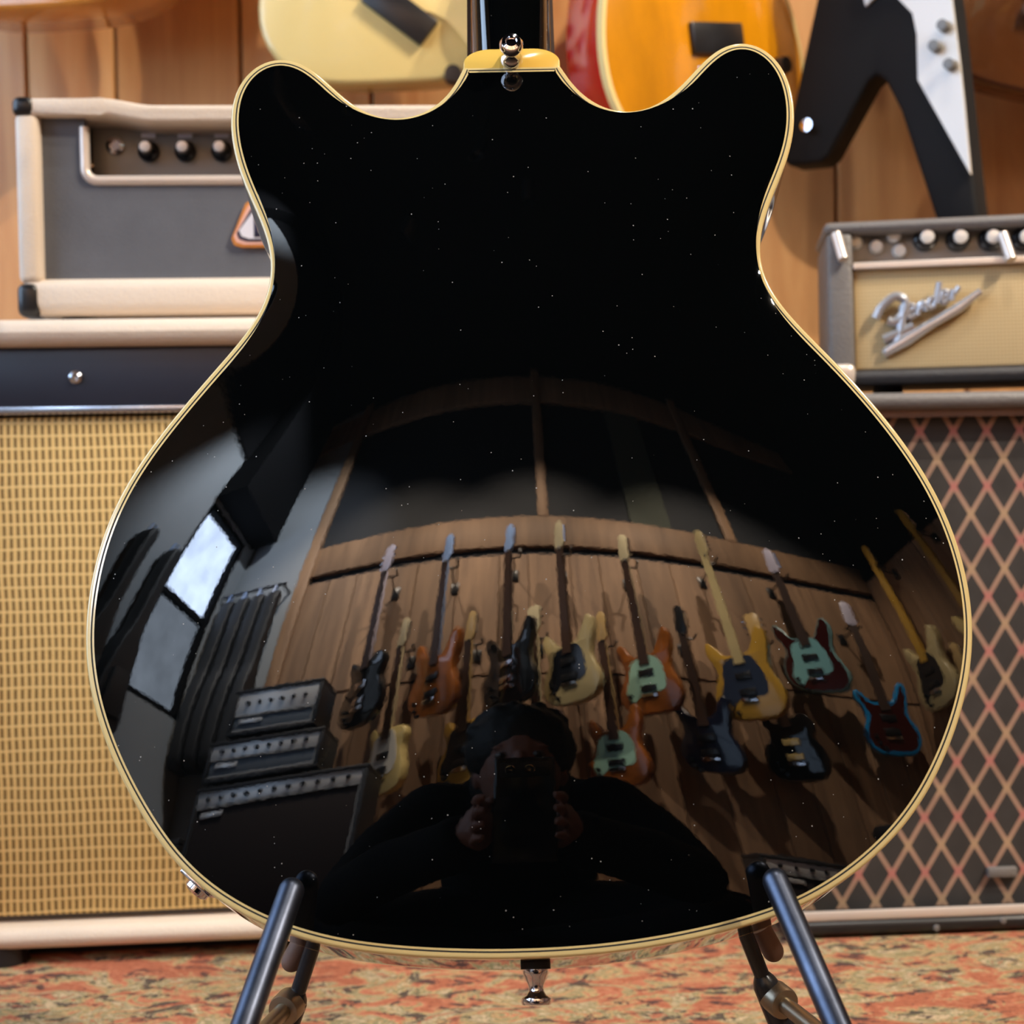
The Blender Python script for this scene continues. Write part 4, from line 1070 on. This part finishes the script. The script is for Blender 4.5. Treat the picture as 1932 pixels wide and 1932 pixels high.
def v_guitar():
    ang = math.radians(38)
    P0 = np.array(at_y(1668, 150, 1.53))
    ex = np.array([math.cos(ang), -math.sin(ang), 0]); ny = np.array([math.sin(ang), math.cos(ang), 0])
    t = thing('electric_guitar', 'black V-shaped guitar with white pickguard hanging on the amber wall', 'guitar', tuple(P0), (0, 0, -ang), 'guitars on the amber wall')
    def loc(px_, py_):
        d = ray(px_, py_); k = np.dot(P0 - CAM_P, ny) / np.dot(d, ny); q = CAM_P + d * k - P0
        return (float(np.dot(q, ex)), float(q[2]))
    body = [(1490, 302), (1500, 318), (1562, 312), (1576, 298), (1652, 160), (1668, 146), (1684, 160), (1712, 215), (1790, 455), (1862, 452), (1852, 380), (1812, 20), (1775, -240), (1735, -300), (1680, -300), (1630, -240), (1556, 0)]
    B = [loc(*q) for q in body]
    MB().prism(B, -0.02, 0.02).build('body', M['satin_black'], t, bevel=0.005, seg=3)
    G = [loc(*q) for q in [(1640, -20), (1650, 22), (1662, 10), (1690, -14), (1738, 36), (1746, 75), (1748, 160), (1846, 335), (1834, 205), (1826, 130), (1806, -30), (1770, -210), (1720, -150)]]
    MB().prism(G, -0.0245, -0.02).build('pickguard', M['white_guard'], t, smooth=False)
    for kx, ky in ((1800, 62), (1784, 100), (1812, 134)):
        x, z = loc(kx, ky)
        MB().lathe([(.0065, 0), (.0058, .012), (0, .0125)], (x, -0.0245, z), (0, -1, 0), 14).build('knob', M['piping_dark'], t)
    x, z = loc(1545, 246)
    MB().lathe([(.004, 0), (.003, .006), (.007, .010), (.007, .013), (0, .014)], (x, -0.02, z), (0, -1, 0), 14).build('strap_button', M['chrome'], t)
    x, z = loc(1700, -60)
    MB().box(x - .04, x + .04, -.034, -.0245, z - .012, z + .012).build('pickup', M['black_plastic'], t, bevel=.002)
    MB().box(x - .04, x + .04, -.034, -.0245, z + .05, z + .074).build('pickup', M['black_plastic'], t, bevel=.002)
    x, z = loc(1706, -290)
    MB().loft([[(x - .028, -.028, z - .02), (x + .028, -.028, z - .02), (x + .018, 0, z - .02), (x - .018, 0, z - .02)], [(x - .022, -.028, z + .36), (x + .022, -.028, z + .36), (x + .014, -.01, z + .36), (x - .014, -.01, z + .36)]]).build('neck', M['mahogany'], t, bevel=.002)
    MB().loft([[(x - .028, -.034, z - .06), (x + .028, -.034, z - .06), (x + .028, -.028, z - .06), (x - .028, -.028, z - .06)], [(x - .022, -.034, z + .36), (x + .022, -.034, z + .36), (x + .022, -.028, z + .36), (x - .022, -.028, z + .36)]]).build('fretboard', M['rosewood'], t, smooth=False)
    MB().prism([(x - .022, z + .36), (x + .022, z + .36), (x + .04, z + .42), (x, z + .54), (x - .04, z + .42)], -.03, -.016).build('headstock', M['lacq_black'], t, bevel=.002)
    w = Matrix.Rotation(-ang, 3, 'Z') @ Vector((x, 0, z + .355)) + Vector(P0)
    hanger('black hanger holding the V guitar', w.x, YF, w.z, YF - w.y, -1, 'hangers on the amber wall')
v_guitar()

# guitars hanging on the brown wall behind the photographer --------------
YB = R_['y0']; PI = math.pi
GB = 'guitars on the brown wall'
TOP = [  # x, y out, z bottom, style, body, neck, guard, label, extra
 (-0.71, .20, 1.10, 'single', 'lacq_black', 'lilac_head', None, 'black single-cut guitar with lilac white neck in the top row', dict(pickup='chrome')),
 (-0.37, .24, 1.08, 'offset', 'sunburst', 'ice_head', None, 'orange-brown offset guitar with ice blue headstock in the top row', {}),
 (-0.03, .20, 1.14, 'double', 'lacq_black', 'navy_lacq', None, 'black guitar with ice blue head plate in the middle of the top row', dict(head='ice_head', pickup='chrome')),
 (0.25, .24, 1.13, 'double', 'natural', 'rosewood', 'black_guard', 'natural ash guitar with black round pickguard in the top row', dict(head='pale_maple')),
 (0.61, .20, 1.10, 'double', 'sunburst', 'pale_maple', 'mint', 'sunburst guitar with mint pickguard and maple neck in the top row', {}),
 (1.06, .25, 1.10, 'bass', 'yellow_lacq', 'natural', 'blue_guard', 'butterscotch bass guitar with slate blue pickguard', dict(length=1.14, guard_big=True, scale=1.05, board='natural')),
 (1.47, .20, 1.30, 'offset', 'oxblood', 'rosewood', 'sky_lacq', 'oxblood offset guitar with sky blue pickguard', dict(head='lilac_head', side='sky_lacq', length=.95)),
]
for x, o, zb, st, bo, ne, gu, lab, ex in TOP:
    nm = 'bass_guitar' if st == 'bass' else 'electric_guitar'
    L = ex.get('length', 1.06 if st != 'bass' else 1.14)
    kw = dict(ex); kw['length'] = L; kw.setdefault('board', 'rosewood')
    wall_guitar(nm, lab, (x, YB + o, zb), (0, 0, PI + math.radians(44)), st, bo, ne, guard=gu, group=GB, **kw)
    hanger('black hanger in the top row holding the ' + lab.split(' in the')[0].split(' with')[0], x, YB, zb + L - .19, o + .008, 1, 'hangers on the brown wall')
LOW = [
 (-0.56, .15, .74, 'plain', 'cream_lacq', 'pale_maple', 'white_guard', 'cream slab guitar hanging in the lower row', {}),
 (-0.22, .15, .74, 'plain', 'yellow_lacq', 'maple', 'black_guard', 'butterscotch slab guitar hanging in the lower row', {}),
 (0.10, .15, .76, 'single', 'navy_lacq', 'pale_maple', None, 'navy single-cut guitar hanging in the lower row', {}),
 (0.43, .15, .72, 'double', 'sunburst', 'maple', 'mint', 'sunburst guitar with mint pickguard hanging in the lower row', {}),
 (0.84, .15, .80, 'offset', 'navy_lacq', 'rosewood', None, 'navy offset guitar hanging in the lower row', dict(head='black_plastic')),
 (1.24, .15, .82, 'single', 'lacq_black', 'maple', None, 'black single-cut guitar with cream pickups in the lower row', dict(pickup='cream_lacq')),
 (1.80, .15, 1.02, 'double', 'oxblood', 'rosewood', None, 'oxblood guitar with bright blue edge near the corner', dict(side='cyan_edge', head='lilac_head', edge_w=.018, yaw=16)),
]
for x, o, zb, st, bo, ne, gu, lab, ex in LOW:
    wall_guitar('electric_guitar', lab, (x, YB + o, zb), (0, 0, PI + math.radians(ex.get('yaw', 44))), st, bo, ne, guard=gu, group=GB, length=.96, scale=.92, **ex)
    hanger('black hanger in the lower row holding the ' + lab.split(' hanging')[0].split(' with')[0], x, YB, zb + .77, o + .008, 1, 'hangers on the brown wall')
# side wall by the corner
for y, zb, st, bo, ne, gu, lab, nm, L in (
    (-1.85, 1.25, 'bass', 'natural', 'yellow_lacq', 'black_guard', 'natural bass guitar with yellow neck on the side wall', 'bass_guitar', 1.14),
    (-1.35, 1.25, 'bass', 'cream_lacq', 'yellow_lacq', 'white_guard', 'cream bass guitar with yellow neck on the side wall', 'bass_guitar', 1.14),
    (-1.60, .60, 'double', 'sky_lacq', 'maple', 'white_guard', 'sky blue guitar hanging low between the two basses', 'electric_guitar', .95)):
    wall_guitar(nm, lab, (R_['x1'] - .07, y, zb), (0, 0, -PI / 2), st, bo, ne, guard=gu, group='guitars on the side wall', length=L, board=ne)
    h = hanger('black hanger holding the ' + lab.split(' with')[0].split(' hanging')[0], R_['x1'], y, zb + L - .19, .08, 1, 'hangers on the side wall')
    h.rotation_euler = (0, 0, PI / 2)

# black gig bags hung in the corner by the window
def gig_bag(label, loc, rz):
    t = thing('gig_bag', label, 'gig bag', loc, (0, 0, rz), 'gig bags by the corner window')
    out = closed_spline([(0, 0), (.13, .01), (.17, .08), (.17, .2), (.15, .34), (.12, .46), (.07, .6), (.06, .85), (.06, 1.02), (.03, 1.06), (-.03, 1.06), (-.06, 1.02), (-.06, .85), (-.07, .6), (-.12, .46), (-.15, .34), (-.17, .2), (-.17, .08), (-.13, .01)], 60)
    o = [(x * .6, z) for x, z in out]
    MB().prism(o, -.07, 0).build('bag', M['bag'], t, bevel=.015, seg=3)
    MB().prism([(-.07, .08), (.07, .08), (.06, .32), (-.06, .32)], -.085, -.068).build('pocket', M['bag'], t, bevel=.006)
    MB().tube([(-.02, -.03, 1.05), (-.015, -.03, 1.10), (.015, -.03, 1.10), (.02, -.03, 1.05)], .006, 8).build('handle', M['ice_head'], t)
M['bag'] = plain('black_nylon', (0.012, 0.013, 0.016, 1), 0.55, bump=0.3, bscale=300)
rl = thing('hanging_rail', 'black steel rail carrying the gig bags beside the plank wall end', 'rail', (-1.53, YB, 2.13))
MB().tube([(-.21, .13, 0), (.17, .13, 0)], .009, 12).build('bar', M['black_steel'], rl)
for q in (-.19, .15): MB().tube([(q, 0, 0), (q, .13, 0)], .008, 10).build('bracket', M['black_steel'], rl)
for x, w_ in ((-1.68, 'next to the side wall'), (-1.59, 'second from the side wall on the rail'), (-1.50, 'in the middle of the rail'), (-1.41, 'next to the corner post')):
    gig_bag('black nylon gig bag ' + w_, (x - .035, YB + .13, 1.02), PI / 2)
for y, w_ in ((-1.33, 'beside the corner window frame'), (-1.09, 'on the plaster away from the corner window')):
    gig_bag('black nylon gig bag hanging ' + w_, (R_['x0'] + .02, y, 1.0), PI / 2)

# ------------------------------------------------------------------ stack of amplifiers behind the photographer
M['brushed'] = plain('brushed_panel', (0.90, 0.92, 0.95, 1), 0.3, metal=0.3)
M['oxblood_cloth'] = plain('oxblood_cloth', srgb(34, 22, 24), 0.85, bump=0.2, bscale=500)
M['blue_cloth'] = plain('slate_cloth', srgb(104, 116, 130), 0.8, bump=0.2, bscale=500)
M['piping_grey'] = plain('grey_piping', srgb(170, 172, 174), 0.5)
def stage_amp(label, x0, x1, z0, z1, yf, depth, cloth, panel_h, knobs=9, name='stage_amplifier'):
    """amplifier facing +Y, front at yf"""
    t = thing(name, label, 'amplifier', ((x0 + x1) / 2, yf, z0), (0, 0, PI), 'stacked amplifiers by the gig bags')
    w, h = (x1 - x0) / 2, z1 - z0
    e = 0.018
    MB().box(-w, w, 0.004, depth, h - e, h).build('top_board', M['black_tolex'], t, bevel=.005)
    MB().box(-w, w, 0.004, depth, 0.006, e + .006).build('bottom_board', M['black_tolex'], t, bevel=.005)
    for a, b in ((-w, -w + e), (w - e, w)):
        MB().box(a, b, 0.004, depth, e, h - e).build('side_board', M['black_tolex'], t, bevel=.004)
    MB().box(-w + e, w - e, .06, .08, e, h - e).build('baffle', M['black_tolex'], t)
    zc = h - e - panel_h
    MB().box(-w + e, w - e, .010, .03, zc, h - e).build('control_panel', M['brushed'], t, bevel=.001)
    for k in range(knobs):
        x = -w + e + .05 + (2 * w - 2 * e - .1) * k / max(knobs - 1, 1)
        MB().lathe([(.009, 0), (.008, .012), (0, .0125)], (x, .010, zc + panel_h / 2), (0, -1, 0), 12).build('knob', M['black_plastic'], t)
    MB().box(-w + e + .006, w - e - .006, .012, .04, e + .012, zc - .008).build('grille_cloth', M[cloth], t, bevel=.003)
    a, b, c, d = -w + e + .004, w - e - .004, e + .010, zc - .006
    MB().tube([(a, .010, c), (b, .010, c), (b, .010, d), (a, .010, d), (a, .010, c + .001)], .0045, 6).build('piping', M['piping_grey'], t)
    MB().box(w - e - .13, w - e - .03, .006, .012, zc - .04, zc - .022).build('name_plate', M['brushed'], t, bevel=.002)
    for fx in (-w + .04, w - .04):
        for fy in (.04, depth - .04):
            MB().lathe([(.014, 0), (.014, .008)], (fx, fy, 0), (0, 0, 1), 12).build('foot', M['black_plastic'], t)
    MB().tube([(-.10, depth / 2, h), (-.08, depth / 2, h + .010), (.08, depth / 2, h + .010), (.10, depth / 2, h)], .005, 8).build('handle', M['black_plastic'], t)
    return t
rc = thing('road_case', 'black road case with silver edges under the amplifier stack', 'case', (-.87, -1.45, 0), (0, 0, PI))
MB().box(-.37, .37, .0, .36, .0, .165).build('case_body', M['black_tolex'], rc, bevel=.004)
for z in (.004, .155):
    MB().box(-.372, .372, -.003, .0, z, z + .012).build('edge_strip', M['brushed'], rc)
stage_amp('large black combo amplifier with dark red cloth and silver panel', -1.22, -.52, .1675, .775, -1.45, .28, 'oxblood_cloth', .055, 11)
stage_amp('wide black amplifier head with silver panel in the middle of the stack', -1.21, -.72, .787, .962, -1.46, .24, 'blue_cloth', .055, 8)
stage_amp('small black amplifier head with silver panel on top of the stack', -1.15, -.77, .974, 1.19, -1.47, .22, 'blue_cloth', .10, 6)
stage_amp('black combo amplifier standing alone below the plaster panel', -1.70, -1.28, 0.0, .62, -1.50, .26, 'blue_cloth', .05, 6)
stage_amp('low black practice amplifier below the butterscotch bass', .78, 1.16, 0.0, .40, -1.62, .24, 'oxblood_cloth', .045, 5)

st = thing('drum_stool', 'round black drum stool beside the low practice amplifier', 'stool', (1.38, -1.45, 0))
MB().lathe([(.0, .47), (.14, .47), (.165, .49), (.17, .52), (.155, .55), (.10, .565), (0, .57)], (0, 0, 0), (0, 0, 1), 32).build('seat', M['bag'], st)
MB().tube([(0, 0, .16), (0, 0, .48)], .014, 12).build('post', M['chrome'], st)
for k in range(3):
    a = 2 * PI * k / 3 + .4
    MB().tube([(0, 0, .30), (.20 * math.cos(a), .20 * math.sin(a), .012)], .010, 10).build('leg', M['chrome'], st)
    MB().tube([(.19 * math.cos(a), .19 * math.sin(a), .012), (.22 * math.cos(a), .22 * math.sin(a), .012)], .012, 10).build('rubber_foot', M['felt'], st)

# ------------------------------------------------------------------ the photographer, sitting on the carpet with the phone
M['skin'] = plain('skin', srgb(150, 106, 90), 0.5, var=0.06, vscale=20)
M['hoodie'] = plain('black_hoodie', (0.006, 0.006, 0.007, 1), 0.9, spec=0.15)
M['trousers'] = plain('black_denim', (0.010, 0.011, 0.014, 1), 0.85, spec=0.2)
M['hair'] = plain('dark_hair', (0.006, 0.005, 0.004, 1), 0.6, bump=0.6, bscale=90)
M['phone'] = plain('phone_glass', (0.006, 0.006, 0.008, 1), 0.12)
M['eye'] = plain('eye_white', srgb(120, 112, 106), 0.2)
M['iris'] = plain('iris', srgb(44, 30, 22), 0.2)

def ell(mb, c, r, n=18, m=12, rot=None):
    V, F = [], []
    for j in range(m + 1):
        th = math.pi * j / m
        for i in range(n):
            ph = 2 * math.pi * i / n
            p = Vector((r[0] * math.sin(th) * math.cos(ph), r[1] * math.sin(th) * math.sin(ph), r[2] * math.cos(th)))
            if rot: p = rot @ p
            V.append(tuple(Vector(c) + p))
    for j in range(m):
        for i in range(n):
            a, b = j * n + i, j * n + (i + 1) % n
            F.append((a, a + n, b + n, b))
    return mb.add(V, F)

def organic(mb, name, mat, parent, voxel, smooth=4):
    o = mb.build(name, mat, parent, angle=180)
    r = o.modifiers.new('skin_over', 'REMESH'); r.mode = 'VOXEL'; r.voxel_size = voxel; r.use_smooth_shade = True
    s = o.modifiers.new('soften', 'SMOOTH'); s.factor = 0.5; s.iterations = smooth
    return o

def person():
    t = thing('person', 'person in a black hoodie sitting on the carpet and holding up a phone', 'person', (0, -0.75, 0))
    O = Vector((0, -0.75, 0))
    def P(*c): return tuple(Vector(c) - O)
    pelvis, waist, chest, neck = P(0, -.84, .14), P(0, -.78, .26), P(0, -.62, .375), P(0, -.50, .425)
    hd = Vector(P(0, -.385, .470))
    def limbs(b, g, what):
        if 'torso' in what:
            ell(b, pelvis, (.165 + g, .125 + g, .125 + g)); ell(b, waist, (.150 + g, .115 + g, .13 + g)); ell(b, chest, (.185 + g, .125 + g, .13 + g))
            b.tube([pelvis, waist, chest], [.13 + g, .125 + g, .13 + g], 18)
            for s in (-1, 1): ell(b, P(s * .165, -.56, .405), (.075 + g, .07 + g, .065 + g))
        if 'arms' in what:
            for s in (-1, 1):
                b.tube([P(s * .18, -.56, .405), P(s * .235, -.44, .32), P(s * .265, -.32, .235)], [.058 + g, .052 + g, .044 + g], 14)
                b.tube([P(s * .265, -.32, .235), P(s * .17, -.17, .265), P(s * .080, -.075, .285)], [.044 + g, .040 + g, .027 + g], 14)
        if 'legs' in what:
            for s in (-1, 1):
                b.tube([P(s * .09, -.80, .12), P(s * .22, -.60, .13), P(s * .36, -.42, .14)], [.10 + g, .085 + g, .065 + g], 16)
                b.tube([P(s * .36, -.42, .14), P(s * .20, -.36, .09), P(-s * .02, -.36 - .05 * s, .065)], [.065 + g, .058 + g, .038 + g], 14)
    b = MB()
    limbs(b, 0.0, ('torso', 'arms', 'legs'))
    # neck and head
    b.tube([neck, P(0, -.44, .445), P(0, -.41, .46)], [.062, .056, .055], 14)
    ell(b, hd, (.074, .092, .108)); ell(b, hd + Vector((0, .022, -.05)), (.056, .062, .058))
    b.tube([hd + Vector((0, .088, .012)), hd + Vector((0, .104, -.020)), hd + Vector((0, .098, -.030))], [.007, .0115, .009], 10)      # nose
    ell(b, hd + Vector((0, .078, -.060)), (.022, .010, .005)); ell(b, hd + Vector((0, .076, -.070)), (.020, .010, .006)); ell(b, hd + Vector((0, .064, -.096)), (.024, .02, .016))               # mouth, chin
    for s in (-1, 1):
        ell(b, hd + Vector((s * .076, -.008, -.012)), (.010, .020, .030)); ell(b, hd + Vector((s * .031, .074, .028)), (.020, .008, .005))   # ears, brows
    # hands: palm, four fingers and a thumb on each side of the phone
    for s in (-1, 1):
        w = Vector(P(s * .080, -.075, .285)); pc = Vector(P(s * .050, -.044, .306))
        b.tube([w, (w + pc) / 2, pc], [.024, .026, .024], 12)
        ell(b, pc, (.022, .020, .034))
        for k, ln in enumerate((.9, 1.0, .95, .78)):
            z = .350 - .0195 * k
            b.tube([P(s * .050, -.036, z - .01), P(s * .054, -.014, z - .006), P(s * .050, .004 * ln, z - .004), P(s * .040, .007, z - .004)], [.0072, .0070, .0066, .0058], 10)
        b.tube([P(s * .066, -.045, .315), P(s * .050, -.046, .338), P(s * .030, -.032, .348)], [.012, .0105, .0085], 8)
    organic(b, 'body', M['skin'], t, .0038, 3)
    c = MB(); limbs(c, .014, ('torso', 'arms'))
    c.tube([neck, P(0, -.45, .44)], [.085, .074], 16)
    ell(c, P(0, -.56, .43), (.10, .075, .06))
    for s in (-1, 1): c.tube([P(s * .17, -.17, .265), P(s * .080, -.075, .285), P(s * .060, -.050, .300)], [.05, .046, .042], 14)
    organic(c, 'hoodie', M['hoodie'], t, .010, 6)
    d = MB(); limbs(d, .012, ('legs',)); ell(d, pelvis, (.18, .142, .135))
    organic(d, 'trousers', M['trousers'], t, .010, 5)
    for s in (-1, 1):
        f = MB(); a = Vector(P(-s * .03, -.36 - .05 * s, .06))
        f.tube([a, a + Vector((-s * .06, .03, -.012)), a + Vector((-s * .15, .05, -.02))], [.046, .042, .032], 14)
        organic(f, 'shoe', M['felt'], t, .009, 4)
    # hair: full, down to the brows
    h = MB()
    ell(h, hd + Vector((0, -.022, .046)), (.106, .104, .098))
    ell(h, hd + Vector((0, -.066, -.015)), (.096, .064, .10))
    rnd = random.Random(3)
    for k in range(60):
        a = rnd.uniform(0, 2 * PI); e_ = rnd.uniform(.1, 1.4)
        q = hd + Vector((.104 * math.cos(a) * math.cos(e_), -.03 + .096 * math.sin(a) * math.cos(e_), .050 + .092 * math.sin(e_)))
        if q.y - hd.y > .055 and q.z - hd.z < .075: continue
        ell(h, q, (.018, .018, .016), 8, 6)
    organic(h, 'hair', M['hair'], t, .007, 1)
    for s in (-1, 1):
        ec = hd + Vector((s * .031, .0765, .010))
        e1 = ell(MB(), ec, (.0125, .0115, .0090), 14, 10).build('eye', M['eye'], t)
        ell(MB(), ec + Vector((0, .0088, -.001)), (.0060, .0042, .0060), 12, 8).build('iris', M['iris'], e1)
    # phone held in both hands
    p = thing('smartphone', 'black smartphone held up by the photographer', 'phone', (0.006, -.012, .328))
    MB().box(-.038, .038, -.0045, .0045, -.078, .078).build('case', M['phone'], p, bevel=.004, seg=3)
    MB().box(-.030, .030, .0045, .0065, .048, .070).build('camera_bar', M['black_plastic'], p, bevel=.001)
    for s in (-1, 1):
        MB().lathe([(.0065, 0), (.0065, .0012), (.0045, .0014), (0, .0008)], (s * .012 - .006, .0065, .059), (0, 1, 0), 16).build('lens', M['chrome'], p)
person()
